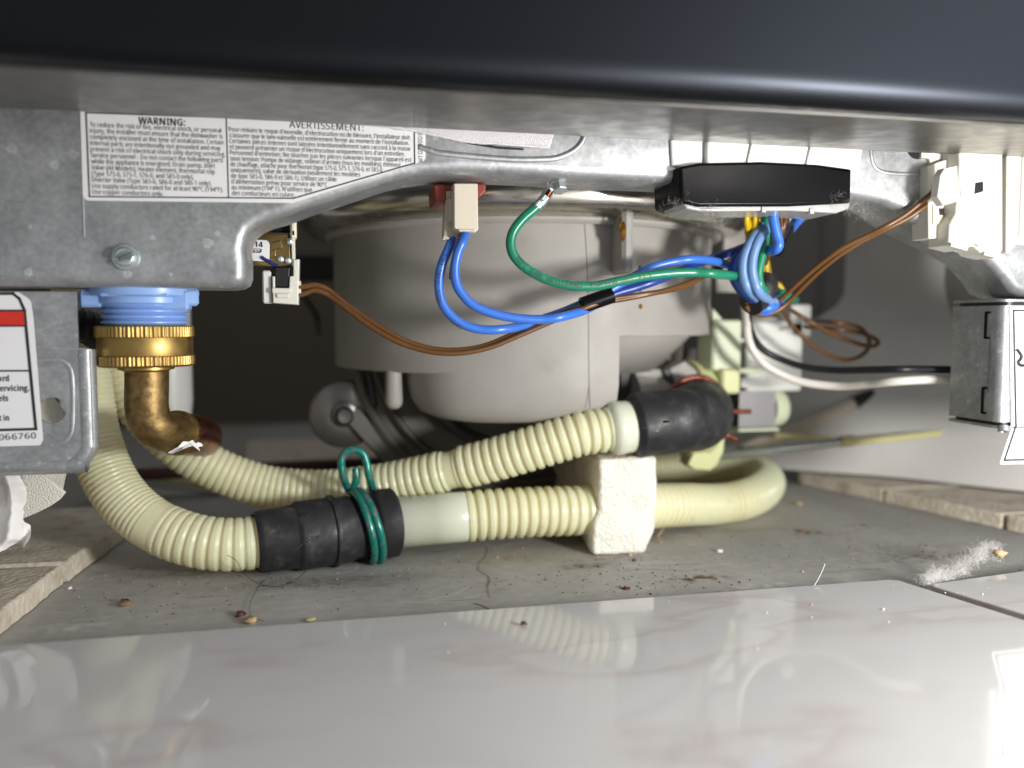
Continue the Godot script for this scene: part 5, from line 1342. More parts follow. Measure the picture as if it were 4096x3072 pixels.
	# white control housing at the right
	var h := thing("control_housing", "cream white plastic housing with clip and square openings at upper right", "housing", Vector3(0.1918, 0.1369, 0.0100))
	part(h, "front_plate", plate_mesh(rounded([Vector2(0.1798, 0.1804), Vector2(0.2004, 0.1813), Vector2(0.2027, 0.1369), Vector2(0.2009, 0.1337), Vector2(0.1929, 0.1351), Vector2(0.1913, 0.1365), Vector2(0.1891, 0.1380), Vector2(0.1873, 0.1381), Vector2(0.1852, 0.1366), Vector2(0.1770, 0.1383), Vector2(0.1772, 0.1469), Vector2(0.1798, 0.1512), Vector2(0.1803, 0.1586), Vector2(0.1806, 0.1713)], 0.0008, 3), 0.012, 0.0012, 4, z_at(0.0120)), M.white)
	part(h, "side_wing", plate_mesh(rounded([Vector2(0.1716, 0.1708), Vector2(0.1812, 0.1742), Vector2(0.1848, 0.1715), Vector2(0.1852, 0.1637), Vector2(0.1847, 0.1448), Vector2(0.1822, 0.1418), Vector2(0.1732, 0.1416)], 0.0006, 3), 0.010, 0.0006, 3, z_at(0.0050)), M.white)
	part(h, "upper_step", plate_mesh([Vector2(0.1705, 0.1817), Vector2(0.1817, 0.1822), Vector2(0.1821, 0.1742), Vector2(0.1752, 0.1722), Vector2(0.1744, 0.1744), Vector2(0.1708, 0.1748)], 0.010, 0.0005, 2, z_at(0.0020)), M.white)
	part(h, "clip", plate_mesh(rounded([Vector2(0.1683, 0.1650), Vector2(0.1700, 0.1678), Vector2(0.1760, 0.1691), Vector2(0.1771, 0.1552), Vector2(0.1703, 0.1533), Vector2(0.1673, 0.1568)], 0.0005, 3), 0.004, 0.0007, 3, z_at(0.0165)), M.white)
	part(h, "right_wing", plate_mesh(rounded([Vector2(0.2045, 0.1823), Vector2(0.2247, 0.1833), Vector2(0.2272, 0.1394), Vector2(0.2112, 0.1395), Vector2(0.2095, 0.1374), Vector2(0.2065, 0.1358)], 0.0006, 3), 0.012, 0.0008, 3, z_at(0.0095)), M.white)
	part(h, "ridge", box_mesh(Vector3(0.2123, 0.1600, 0.0095), Vector3(0.0016, 0.035, 0.003), 0.0006), M.white)
	for e in [[[Vector2(0.1880, 0.1634), Vector2(0.1915, 0.1640), Vector2(0.1917, 0.1601), Vector2(0.1877, 0.1589)], M.black], [[Vector2(0.1916, 0.1640), Vector2(0.1932, 0.1641), Vector2(0.1933, 0.1603), Vector2(0.1918, 0.1601)], M.white_warm], [[Vector2(0.1888, 0.1682), Vector2(0.1933, 0.1673), Vector2(0.1949, 0.1661), Vector2(0.1934, 0.1650), Vector2(0.1884, 0.1640)], M.white_warm], [[Vector2(0.1872, 0.1445), Vector2(0.1903, 0.1452), Vector2(0.1903, 0.1442), Vector2(0.1872, 0.1440)], M.nylon]]:
		part(h, "opening", plate_mesh(e[0], 0.0006, 0, 1, z_at(0.01215)), e[1])
	part(h, "amber_insert", plate_mesh([Vector2(0.1739, 0.1549), Vector2(0.1788, 0.1551), Vector2(0.1790, 0.1473), Vector2(0.1744, 0.1474)], 0.003, 0.0004, 2, z_at(0.0060)), M.white_warm)
	part(h, "opening", plate_mesh([Vector2(0.1765, 0.1537), Vector2(0.1789, 0.1538), Vector2(0.1790, 0.1511), Vector2(0.1769, 0.1511)], 0.0006, 0, 1, z_at(0.0064)), M.black)
	part(h, "lower_bead", wire_mesh([Vector3(0.1770, 0.1386, 0.0125), Vector3(0.1809, 0.1378, 0.0125), Vector3(0.1848, 0.1369, 0.0125)], 0.0008, 8, 0.001), M.white)
	part(h, "lower_bead", wire_mesh([Vector3(0.1927, 0.1354, 0.0125), Vector3(0.1966, 0.1347, 0.0125), Vector3(0.2004, 0.1340, 0.0125)], 0.0008, 8, 0.001), M.white)

func wire(called: String, pts: Array, r: float, material: Material, label: String, group := "wires of the harness") -> MeshInstance3D:
	return solo(called, wire_mesh(pts, r, 12, 0.0015), material, label, "wire", group)

func build_wires() -> void:
	var RB := 0.00185
	var gw := wire("green_wire", [Vector3(0.0138, 0.1531, -0.0115), Vector3(0.0107, 0.1505, -0.0115), Vector3(0.0067, 0.1470, -0.0115), Vector3(0.0032, 0.1424, -0.0115), Vector3(0.0021, 0.1379, -0.0115), Vector3(0.0030, 0.1339, -0.0115), Vector3(0.0056, 0.1305, -0.0115), Vector3(0.0092, 0.1278, -0.0115), Vector3(0.0154, 0.1246, -0.0115), Vector3(0.0219, 0.1227, -0.0115), Vector3(0.0295, 0.1217, -0.0115), Vector3(0.0371, 0.1219, -0.0115), Vector3(0.0467, 0.1239, -0.0115), Vector3(0.0564, 0.1258, -0.0115), Vector3(0.0682, 0.1272, -0.0115), Vector3(0.0782, 0.1276, -0.0115), Vector3(0.0884, 0.1271, -0.0115), Vector3(0.1093, 0.1273, -0.0300)], 0.00195, M.wire_green, "green earth wire looping from the ring terminal across the sump")
	for e in [["LL84983", 1207, 612, 1305, 618, 6.0], ["CSA", 1281, 616, 1305, 618, 0.0], ["TEW", 1311, 614, 1333, 611, 0.0], ["105°C", 1344, 608, 1369, 603, 0.0], ["FT-1", 1380, 601, 1405, 597, 0.0]]:
		pass
	green_print(gw, "LL84983", Vector3(0.0208, 0.1221, -0.0094), Vector3(0.0302, 0.1209, -0.0094))
	green_print(gw, "CSA TEW", Vector3(0.0339, 0.1210, -0.0094), Vector3(0.0450, 0.1225, -0.0094))
	green_print(gw, "105°C", Vector3(0.0467, 0.1230, -0.0094), Vector3(0.0519, 0.1240, -0.0094))
	green_print(gw, "FT-1", Vector3(0.0541, 0.1244, -0.0094), Vector3(0.0589, 0.1252, -0.0094))
	green_print(gw, "18 AWG", Vector3(0.0086, 0.1269, -0.0094), Vector3(0.0139, 0.1241, -0.0094))
	green_print(gw, "VW-1", Vector3(0.0154, 0.1234, -0.0094), Vector3(0.0198, 0.1222, -0.0094))
	green_print(gw, "105°C", Vector3(0.0036, 0.1320, -0.0094), Vector3(0.0073, 0.1279, -0.0094))
	wire("blue_wire", [Vector3(-0.0151, 0.1424, -0.0110), Vector3(-0.0161, 0.1387, -0.0140), Vector3(-0.0182, 0.1337, -0.0140), Vector3(-0.0192, 0.1281, -0.0140), Vector3(-0.0187, 0.1224, -0.0140), Vector3(-0.0162, 0.1180, -0.0140), Vector3(-0.0117, 0.1139, -0.0140), Vector3(-0.0035, 0.1107, -0.0140), Vector3(0.0058, 0.1090, -0.0140), Vector3(0.0151, 0.1086, -0.0140), Vector3(0.0236, 0.1097, -0.0140), Vector3(0.0350, 0.1124, -0.0220), Vector3(0.0412, 0.1153, -0.0240)], RB, M.wire_blue, "front blue wire curving from the beige plug to the taped joint")
	wire("blue_wire", [Vector3(-0.0190, 0.1406, -0.0200), Vector3(-0.0209, 0.1363, -0.0180), Vector3(-0.0236, 0.1300, -0.0180), Vector3(-0.0249, 0.1238, -0.0180), Vector3(-0.0243, 0.1167, -0.0180), Vector3(-0.0214, 0.1113, -0.0180), Vector3(-0.0165, 0.1072, -0.0180), Vector3(-0.0092, 0.1048, -0.0180), Vector3(-0.0008, 0.1046, -0.0180), Vector3(0.0085, 0.1060, -0.0220), Vector3(0.0181, 0.1087, -0.0260), Vector3(0.0275, 0.1117, -0.0280), Vector3(0.0362, 0.1154, -0.0260), Vector3(0.0415, 0.1167, -0.0250)], RB, M.wire_blue, "outer blue wire with black print from the rear beige plug")
	var bp := get_node("blue_wire_001") as Node3D
	for e in [["105°C", Vector3(-0.0243, 0.1148, -0.0155), Vector3(-0.0248, 0.1201, -0.0155)], ["18 AWG", Vector3(-0.0248, 0.1217, -0.0155), Vector3(-0.0240, 0.1274, -0.0155)], ["VW-1", Vector3(-0.0234, 0.1290, -0.0155), Vector3(-0.0220, 0.1331, -0.0155)], ["CSA TEW", Vector3(-0.0160, 0.1059, -0.0155), Vector3(-0.0205, 0.1091, -0.0155)]]: green_print(bp, e[0], e[1], e[2])
	wire("red_wire", [Vector3(-0.0156, 0.1429, -0.0160), Vector3(-0.0169, 0.1389, -0.0160), Vector3(-0.0185, 0.1344, -0.0160), Vector3(-0.0196, 0.1291, -0.0160), Vector3(-0.0193, 0.1250, -0.0220)], 0.0012, M.wire_red, "thin red wire beside the blue wires below the beige plug")
	wire("brown_wire", [Vector3(-0.0783, 0.1214, -0.0360), Vector3(-0.0754, 0.1216, -0.0360), Vector3(-0.0729, 0.1222, -0.0360), Vector3(-0.0695, 0.1217, -0.0360), Vector3(-0.0659, 0.1197, -0.0360), Vector3(-0.0615, 0.1158, -0.0340), Vector3(-0.0517, 0.1086, -0.0300), Vector3(-0.0420, 0.1026, -0.0270), Vector3(-0.0339, 0.0989, -0.0260), Vector3(-0.0248, 0.0967, -0.0250), Vector3(-0.0147, 0.0966, -0.0240), Vector3(-0.0044, 0.0986, -0.0240), Vector3(0.0080, 0.1038, -0.0240), Vector3(0.0215, 0.1096, -0.0240), Vector3(0.0350, 0.1143, -0.0220), Vector3(0.0425, 0.1162, -0.0220)], 0.00108, M.wire_brown, "upper brown wire sagging from the white switch connector")
	wire("brown_wire", [Vector3(-0.0783, 0.1183, -0.0360), Vector3(-0.0755, 0.1191, -0.0360), Vector3(-0.0729, 0.1202, -0.0360), Vector3(-0.0695, 0.1196, -0.0360), Vector3(-0.0660, 0.1177, -0.0360), Vector3(-0.0624, 0.1149, -0.0340), Vector3(-0.0527, 0.1072, -0.0290), Vector3(-0.0430, 0.1011, -0.0260), Vector3(-0.0349, 0.0977, -0.0250), Vector3(-0.0251, 0.0955, -0.0230), Vector3(-0.0151, 0.0954, -0.0220), Vector3(-0.0038, 0.0976, -0.0220), Vector3(0.0075, 0.1021, -0.0220), Vector3(0.0210, 0.1077, -0.0220), Vector3(0.0344, 0.1132, -0.0200), Vector3(0.0422, 0.1157, -0.0210)], 0.00108, M.wire_brown, "lower brown wire sagging lowest across the sump")
	# black tape round the joint
	var tp := G.new()
	var tpath := smooth([Vector3(0.0342, 0.1143, -0.0225), Vector3(0.0387, 0.1159, -0.0225), Vector3(0.0426, 0.1172, -0.0225), Vector3(0.0470, 0.1187, -0.0225)], 0.001)
	tube(tp, tpath, PackedFloat32Array([0.0034]), 16)
	solo("tape_wrap", tp.mesh(), M.tape, "black tape wrap binding blue and brown wires in front of the sump", "tape")
	wire("blue_wire", [Vector3(0.0430, 0.1182, -0.0235), Vector3(0.0489, 0.1220, -0.0235), Vector3(0.0569, 0.1265, -0.0235), Vector3(0.0650, 0.1304, -0.0235), Vector3(0.0744, 0.1328, -0.0235), Vector3(0.0836, 0.1339, -0.0235), Vector3(0.0972, 0.1335, -0.0300), Vector3(0.1111, 0.1315, -0.0400)], RB, M.wire_blue, "blue wire arching right from the taped joint above the green wire")
	wire("blue_wire", [Vector3(0.0430, 0.1167, -0.0235), Vector3(0.0490, 0.1194, -0.0235), Vector3(0.0570, 0.1217, -0.0235), Vector3(0.0651, 0.1243, -0.0235), Vector3(0.0748, 0.1275, -0.0270), Vector3(0.0875, 0.1323, -0.0320), Vector3(0.0990, 0.1359, -0.0360), Vector3(0.1109, 0.1395, -0.0400), Vector3(0.1248, 0.1446, -0.0450)], RB, M.wire_deep, "dark blue wire passing under the green wire to the bundle")
	wire("brown_wire", [Vector3(0.0427, 0.1168, -0.0225), Vector3(0.0486, 0.1174, -0.0225), Vector3(0.0627, 0.1194, -0.0225), Vector3(0.0724, 0.1208, -0.0260), Vector3(0.0825, 0.1230, -0.0300), Vector3(0.0928, 0.1273, -0.0340), Vector3(0.1024, 0.1326, -0.0360), Vector3(0.1111, 0.1384, -0.0360), Vector3(0.1187, 0.1464, -0.0340), Vector3(0.1156, 0.1555, -0.0200)], 0.00108, M.wire_brown, "brown wire running from the taped joint up into the bundle")
	wire("brown_wire", [Vector3(0.0427, 0.1161, -0.0225), Vector3(0.0486, 0.1165, -0.0225), Vector3(0.0627, 0.1191, -0.0225), Vector3(0.0744, 0.1216, -0.0260), Vector3(0.0846, 0.1246, -0.0300), Vector3(0.0949, 0.1285, -0.0340), Vector3(0.1057, 0.1336, -0.0360), Vector3(0.1177, 0.1405, -0.0380), Vector3(0.1250, 0.1476, -0.0340), Vector3(0.1216, 0.1561, -0.0200)], 0.00108, M.wire_brown, "lower brown wire running from the taped joint up into the bundle")
	# the bundle hanging from the taped connector
	for e in [[[Vector3(0.1049, 0.1552, -0.0200), Vector3(0.1053, 0.1495, -0.0200), Vector3(0.1118, 0.1429, -0.0300), Vector3(0.1189, 0.1358, -0.0400)], "leftmost yellow wire under the taped connector"], [[Vector3(0.1081, 0.1556, -0.0220), Vector3(0.1083, 0.1488, -0.0220), Vector3(0.1144, 0.1421, -0.0320), Vector3(0.1211, 0.1359, -0.0420)], "second yellow wire from the left under the taped connector"], [[Vector3(0.1092, 0.1553, -0.0200), Vector3(0.1091, 0.1492, -0.0200), Vector3(0.1144, 0.1429, -0.0300), Vector3(0.1225, 0.1360, -0.0420)], "third yellow wire from the left under the taped connector"], [[Vector3(0.1141, 0.1560, -0.0240), Vector3(0.1134, 0.1501, -0.0240), Vector3(0.1174, 0.1450, -0.0340), Vector3(0.1250, 0.1362, -0.0450)], "rightmost yellow wire under the taped connector"]]:
		wire("yellow_wire", e[0], 0.00125, M.wire_yellow, e[1])
	wire("yellow_wire", [Vector3(0.1269, 0.1395, -0.0460), Vector3(0.1286, 0.1343, -0.0460), Vector3(0.1297, 0.1280, -0.0460), Vector3(0.1293, 0.1248, -0.0460)], 0.0022, M.wire_yellow, "yellow wires showing behind the green wire in the bundle")
	wire("yellow_wire", [Vector3(0.1472, 0.1247, -0.0750), Vector3(0.1497, 0.1265, -0.0750), Vector3(0.1522, 0.1263, -0.0750), Vector3(0.1544, 0.1234, -0.0750)], 0.0014, M.wire_yellow, "small yellow wire loop right of the black sleeve")
	wire("pale_blue_wire", [Vector3(0.1201, 0.1538, -0.0280), Vector3(0.1132, 0.1476, -0.0220), Vector3(0.1080, 0.1424, -0.0200), Vector3(0.1049, 0.1363, -0.0200), Vector3(0.1040, 0.1311, -0.0200), Vector3(0.1045, 0.1263, -0.0200), Vector3(0.1063, 0.1220, -0.0200), Vector3(0.1118, 0.1187, -0.0240), Vector3(0.1195, 0.1169, -0.0300)], 0.0021, M.wire_pale, "left pale blue wire bending round the bundle")
	wire("pale_blue_wire", [Vector3(0.1203, 0.1525, -0.0260), Vector3(0.1137, 0.1462, -0.0200), Vector3(0.1095, 0.1413, -0.0180), Vector3(0.1075, 0.1355, -0.0180), Vector3(0.1070, 0.1301, -0.0180), Vector3(0.1080, 0.1252, -0.0180), Vector3(0.1098, 0.1212, -0.0180), Vector3(0.1146, 0.1186, -0.0220), Vector3(0.1228, 0.1169, -0.0300)], 0.0021, M.wire_pale, "right pale blue wire bending round the bundle")
	wire("blue_wire", [Vector3(0.1155, 0.1447, -0.0280), Vector3(0.1095, 0.1403, -0.0280), Vector3(0.1053, 0.1360, -0.0280), Vector3(0.1030, 0.1310, -0.0280), Vector3(0.1035, 0.1267, -0.0280), Vector3(0.1062, 0.1223, -0.0280), Vector3(0.1107, 0.1184, -0.0280), Vector3(0.1162, 0.1158, -0.0280)], 0.0017, M.wire_deep, "dark blue wire outermost at the bundle's left")
	wire("blue_wire", [Vector3(0.1144, 0.1435, -0.0260), Vector3(0.1098, 0.1395, -0.0260), Vector3(0.1064, 0.1359, -0.0260), Vector3(0.1043, 0.1309, -0.0260), Vector3(0.1049, 0.1266, -0.0260), Vector3(0.1073, 0.1219, -0.0260), Vector3(0.1111, 0.1187, -0.0260), Vector3(0.1162, 0.1164, -0.0260)], 0.0017, M.wire_blue, "dark blue wire second from the bundle's left")
	wire("green_wire", [Vector3(0.1138, 0.1552, -0.0180), Vector3(0.1155, 0.1500, -0.0220), Vector3(0.1148, 0.1431, -0.0220), Vector3(0.1137, 0.1363, -0.0220), Vector3(0.1124, 0.1304, -0.0220), Vector3(0.1122, 0.1265, -0.0220), Vector3(0.1134, 0.1225, -0.0220), Vector3(0.1194, 0.1205, -0.0280)], 0.0021, M.wire_green, "green wire dropping through the middle of the bundle")
	wire("blue_wire", [Vector3(0.1124, 0.1547, -0.0120), Vector3(0.1131, 0.1497, -0.0120), Vector3(0.1145, 0.1444, -0.0120), Vector3(0.1156, 0.1408, -0.0120), Vector3(0.1153, 0.1383, -0.0120), Vector3(0.1162, 0.1377, -0.0180), Vector3(0.1189, 0.1390, -0.0300)], 0.0021, M.wire_blue, "thick blue wire folded at the bundle's right")
	wire("brown_wire", [Vector3(0.1201, 0.1557, -0.0200), Vector3(0.1208, 0.1508, -0.0200), Vector3(0.1214, 0.1460, -0.0200), Vector3(0.1235, 0.1429, -0.0280), Vector3(0.1239, 0.1384, -0.0340), Vector3(0.1251, 0.1338, -0.0400)], 0.0012, M.wire_brown, "brown wire right of the folded blue wire")
	wire("brown_wire", [Vector3(0.1237, 0.1558, -0.0200), Vector3(0.1230, 0.1519, -0.0200), Vector3(0.1218, 0.1464, -0.0200), Vector3(0.1264, 0.1442, -0.0300)], 0.0013, M.wire_brown, "short brown wire leaning right under the taped connector")
	wire("dark_wire", [Vector3(0.1275, 0.1557, -0.0220), Vector3(0.1251, 0.1502, -0.0220), Vector3(0.1276, 0.1462, -0.0300), Vector3(0.1301, 0.1421, -0.0400)], 0.0022, M.navy, "navy wire leaning right under the taped connector")
	wire("dark_wire", [Vector3(0.1334, 0.1564, -0.0260), Vector3(0.1300, 0.1508, -0.0260), Vector3(0.1324, 0.1458, -0.0350), Vector3(0.1342, 0.1395, -0.0450)], 0.0024, M.wire_black, "black wire leaning right under the taped connector")
	wire("blue_wire", [Vector3(0.1354, 0.1564, -0.0220), Vector3(0.1315, 0.1527, -0.0220), Vector3(0.1318, 0.1487, -0.0300), Vector3(0.1364, 0.1448, -0.0450)], 0.0022, M.wire_blue, "rightmost blue wire leaning under the taped connector")
	wire("brown_wire", [Vector3(0.1401, 0.1566, -0.0260), Vector3(0.1362, 0.1529, -0.0260), Vector3(0.1377, 0.1515, -0.0340), Vector3(0.1415, 0.1486, -0.0500)], 0.0012, M.wire_brown, "rightmost brown wire leaning under the taped connector")
	var sl := G.new()
	tube(sl, smooth([Vector3(0.1220, 0.1248, -0.0340), Vector3(0.1189, 0.1213, -0.0300), Vector3(0.1168, 0.1185, -0.0300), Vector3(0.1122, 0.1158, -0.0280)], 0.0012), PackedFloat32Array([0.0058]), 18)
	solo("tape_wrap", sl.mesh(), M.rubber, "black tape sleeve gathering the bundle below the connector", "tape")
	for e in [[[Vector3(0.1172, 0.1166, -0.0340), Vector3(0.1217, 0.1150, -0.0340), Vector3(0.1267, 0.1166, -0.0340), Vector3(0.1395, 0.1197, -0.0500)], M.wire_pale, 0.0022, "pale blue wire leaving the black sleeve to the right"], [[Vector3(0.1144, 0.1157, -0.0320), Vector3(0.1189, 0.1133, -0.0320), Vector3(0.1247, 0.1145, -0.0320), Vector3(0.1405, 0.1175, -0.0500)], M.wire_blue, 0.0022, "blue wire leaving the black sleeve to the right"], [[Vector3(0.1141, 0.1157, -0.0340), Vector3(0.1178, 0.1125, -0.0340), Vector3(0.1241, 0.1125, -0.0340), Vector3(0.1401, 0.1154, -0.0500)], M.wire_blue, 0.0018, "lowest blue wire leaving the black sleeve"], [[Vector3(0.1271, 0.1215, -0.0440), Vector3(0.1329, 0.1211, -0.0440), Vector3(0.1388, 0.1195, -0.0440), Vector3(0.1581, 0.1186, -0.0700)], M.wire_green, 0.0024, "green wire leaving the black sleeve to the right"]]:
		wire("sleeve_wire", e[0], e[2], e[1], e[3])
	# brown pair up to the white housing
	wire("brown_wire", [Vector3(0.1790, 0.1659, 0.0060), Vector3(0.1762, 0.1621, 0.0060), Vector3(0.1698, 0.1563, 0.0040), Vector3(0.1638, 0.1511, 0.0020), Vector3(0.1571, 0.1469, 0.0000), Vector3(0.1526, 0.1438, -0.0040), Vector3(0.1469, 0.1405, -0.0080), Vector3(0.1423, 0.1369, -0.0120), Vector3(0.1385, 0.1321, -0.0180), Vector3(0.1346, 0.1264, -0.0240), Vector3(0.1306, 0.1202, -0.0300), Vector3(0.1267, 0.1156, -0.0340), Vector3(0.1207, 0.1129, -0.0340), Vector3(0.1144, 0.1139, -0.0320), Vector3(0.1111, 0.1168, -0.0300)], 0.00112, M.wire_brown, "upper brown wire running from the bundle to the white housing")
	wire("brown_wire", [Vector3(0.1804, 0.1616, 0.0040), Vector3(0.1762, 0.1578, 0.0040), Vector3(0.1697, 0.1530, 0.0030), Vector3(0.1647, 0.1494, 0.0010), Vector3(0.1586, 0.1460, -0.0020), Vector3(0.1540, 0.1431, -0.0060), Vector3(0.1493, 0.1396, -0.0100), Vector3(0.1450, 0.1358, -0.0140), Vector3(0.1411, 0.1306, -0.0200), Vector3(0.1375, 0.1246, -0.0260), Vector3(0.1341, 0.1181, -0.0320), Vector3(0.1297, 0.1136, -0.0340), Vector3(0.1230, 0.1107, -0.0340), Vector3(0.1158, 0.1114, -0.0320), Vector3(0.1107, 0.1148, -0.0300)], 0.00112, M.wire_brown, "lower brown wire running from the bundle to the white housing")
	wire("brown_wire", [Vector3(0.1434, 0.1167, -0.0600), Vector3(0.1700, 0.1130, -0.0900), Vector3(0.1817, 0.1067, -0.0900), Vector3(0.1933, 0.1013, -0.0900), Vector3(0.2058, 0.0969, -0.0900), Vector3(0.2156, 0.0948, -0.0900), Vector3(0.2203, 0.0963, -0.0900), Vector3(0.2183, 0.0988, -0.0900), Vector3(0.2098, 0.1018, -0.0900), Vector3(0.1948, 0.1040, -0.0900), Vector3(0.1889, 0.1052, -0.1100)], 0.0012, M.wire_brown, "brown wire loop reaching farthest right over the grey wall")
	wire("brown_wire", [Vector3(0.1422, 0.1152, -0.0600), Vector3(0.1661, 0.1091, -0.0900), Vector3(0.1743, 0.1011, -0.0900), Vector3(0.1854, 0.0928, -0.0900), Vector3(0.1978, 0.0881, -0.0900), Vector3(0.2061, 0.0882, -0.0900), Vector3(0.2124, 0.0914, -0.0900), Vector3(0.2150, 0.0963, -0.0900), Vector3(0.2131, 0.1013, -0.0900), Vector3(0.2069, 0.1055, -0.0900), Vector3(0.1931, 0.1077, -0.0900), Vector3(0.1952, 0.1085, -0.1200)], 0.0012, M.wire_brown, "brown wire loop hanging lowest over the grey wall")
	# supply wires to the junction box
	wire("white_wire", [Vector3(0.1233, 0.1197, -0.0550), Vector3(0.1350, 0.1090, -0.0750), Vector3(0.1389, 0.0998, -0.0800), Vector3(0.1426, 0.0923, -0.0800), Vector3(0.1505, 0.0849, -0.0800), Vector3(0.1646, 0.0780, -0.0750), Vector3(0.1792, 0.0759, -0.0650), Vector3(0.1852, 0.0778, -0.0500), Vector3(0.1891, 0.0801, -0.0350), Vector3(0.2023, 0.0811, -0.0300), Vector3(0.2236, 0.0813, -0.0260)], 0.0021, M.wire_white, "white supply wire sweeping from the bundle to the junction box")
	wire("black_wire", [Vector3(0.1269, 0.1177, -0.0600), Vector3(0.1430, 0.1032, -0.0850), Vector3(0.1519, 0.0942, -0.0900), Vector3(0.1615, 0.0887, -0.0880), Vector3(0.1713, 0.0847, -0.0800), Vector3(0.1810, 0.0836, -0.0680), Vector3(0.1850, 0.0847, -0.0500), Vector3(0.1890, 0.0859, -0.0320), Vector3(0.2046, 0.0858, -0.0300), Vector3(0.2234, 0.0854, -0.0260)], 0.0018, M.wire_black, "black supply wire sweeping from the bundle to the junction box")

func green_print(w: Node3D, text: String, a: Vector3, b: Vector3) -> void:
	var d := b - a
	letters(w, text, a, d, Vector3(-d.y, d.x, 0), 0.0017, d.length(), M.black, false, "print")

func build_right_side() -> void:
	# grey lining sheet standing at the right, curling outwards at its foot
	var g := G.new()
	var ps := []
	var ns := []
	var fa: Vector3 = Vector3(0.1977, 0.0100, -0.2241)
	var fb: Vector3 = Vector3(0.3422, 0.0100, -0.0875)
	var back := Vector3(-(fa.z - fb.z), 0, fa.x - fb.x).normalized() * -1.0
	if back.z > 0: back = -back
	for j in 31:
		var pr := PackedVector3Array()
		var nr := PackedVector3Array()
		var s := j / 30.0
		for i in 41:
			var u := lerpf(0.34 * (1.0 - smoothstep(0.50, 0.72, s)), 1.0, i / 40.0)
			var foot := smoothstep(0.45, 1.0, s)
			pr.append(fa.lerp(fb, u) + Vector3(0, 0.235 * (1.0 - s), 0) + back * (0.06 * (1.0 - foot) + 0.004 * sin(u * 9.0 + s * 3.0)))
		ps.append(pr)
	for j in 31:
		var nr := PackedVector3Array()
		for i in 41:
			var u: Vector3 = ps[j][min(i + 1, 40)] - ps[j][max(i - 1, 0)]
			var v: Vector3 = ps[max(j - 1, 0)][i] - ps[min(j + 1, 30)][i]
			nr.append(u.cross(v).normalized())
		ns.append(nr)
	g.rows(ps, ns, false)
	solo("lining_sheet", g.mesh(), M.sheet, "grey plastic lining sheet standing along the right side", "lining")
	# low grey sheet lying across the back right
	solo("side_panel", box_mesh(Vector3(0.3719, 0.1444, -0.3000), Vector3(0.10, 0.15, 0.006), 0.001, Basis(Vector3.UP, -0.6)), M.wall, "dark grey panel at the back of the right recess", "panel")
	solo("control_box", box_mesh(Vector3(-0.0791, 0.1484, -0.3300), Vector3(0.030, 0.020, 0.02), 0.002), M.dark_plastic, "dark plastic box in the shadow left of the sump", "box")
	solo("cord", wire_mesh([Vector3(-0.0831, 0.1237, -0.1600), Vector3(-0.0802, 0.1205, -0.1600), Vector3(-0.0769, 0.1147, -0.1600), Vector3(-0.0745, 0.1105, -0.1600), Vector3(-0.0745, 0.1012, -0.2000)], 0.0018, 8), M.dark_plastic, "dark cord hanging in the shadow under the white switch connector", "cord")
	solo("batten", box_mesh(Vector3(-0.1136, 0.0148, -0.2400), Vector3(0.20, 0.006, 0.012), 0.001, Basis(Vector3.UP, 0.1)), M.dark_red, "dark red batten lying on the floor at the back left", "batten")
	var cb := thing("supply_cable", "thick beige cable with a band of black tape, blurred at right", "cable", Vector3(0.2651, 0.0519, -0.1800))
	var t := G.new()
	tube(t, smooth([Vector3(0.1833, 0.0269, -0.1700), Vector3(0.2072, 0.0321, -0.1800), Vector3(0.2340, 0.0410, -0.1800), Vector3(0.2650, 0.0531, -0.1800), Vector3(0.2878, 0.0622, -0.1800), Vector3(0.3108, 0.0721, -0.1800), Vector3(0.3393, 0.0798, -0.1800), Vector3(0.3653, 0.0846, -0.1800)], 0.003), PackedFloat32Array([0.0042]), 18)
	part(cb, "sheath", t.mesh(), M.beige_dark)
	var t2 := G.new()
	tube(t2, smooth([Vector3(0.2681, 0.0543, -0.1800), Vector3(0.2776, 0.0581, -0.1800), Vector3(0.2895, 0.0628, -0.1800)], 0.003), PackedFloat32Array([0.0047]), 18)
	part(cb, "tape_band", t2.mesh(), M.black)
	var rd := thing("adjusting_rod", "shiny threaded metal rod with a pale yellow plastic end", "rod", Vector3(0.1975, 0.0324, -0.1400))
	var rp := smooth([Vector3(0.1451, 0.0313, -0.1300), Vector3(0.1824, 0.0320, -0.1400), Vector3(0.2344, 0.0357, -0.1400)], 0.0006)
	var rr := PackedFloat32Array()
	for i in rp.size(): rr.append(0.0024 + (0.0003 * cos(i * 0.0006 / 0.0014 * TAU) if i > rp.size() * 0.75 else 0.0))
	var rg := G.new()
	tube(rg, rp, rr, 14)
	part(rd, "shaft", rg.mesh(), M.rod)
	part(rd, "end_knob", wire_mesh([Vector3(0.2331, 0.0358, -0.1400), Vector3(0.2407, 0.0361, -0.1400)], 0.0036, 14), M.nylon)
	part(rd, "strap", box_mesh(Vector3(0.2806, 0.0375, -0.1400), Vector3(0.07454, 0.0036, 0.0014), 0.0004, Basis(Vector3.BACK, 0.07)), M.nylon)
	part(rd, "strap", box_mesh(Vector3(0.2234, 0.0355, -0.1650), Vector3(0.04, 0.003, 0.0014), 0.0004, Basis(Vector3.BACK, -0.09)), M.nylon)

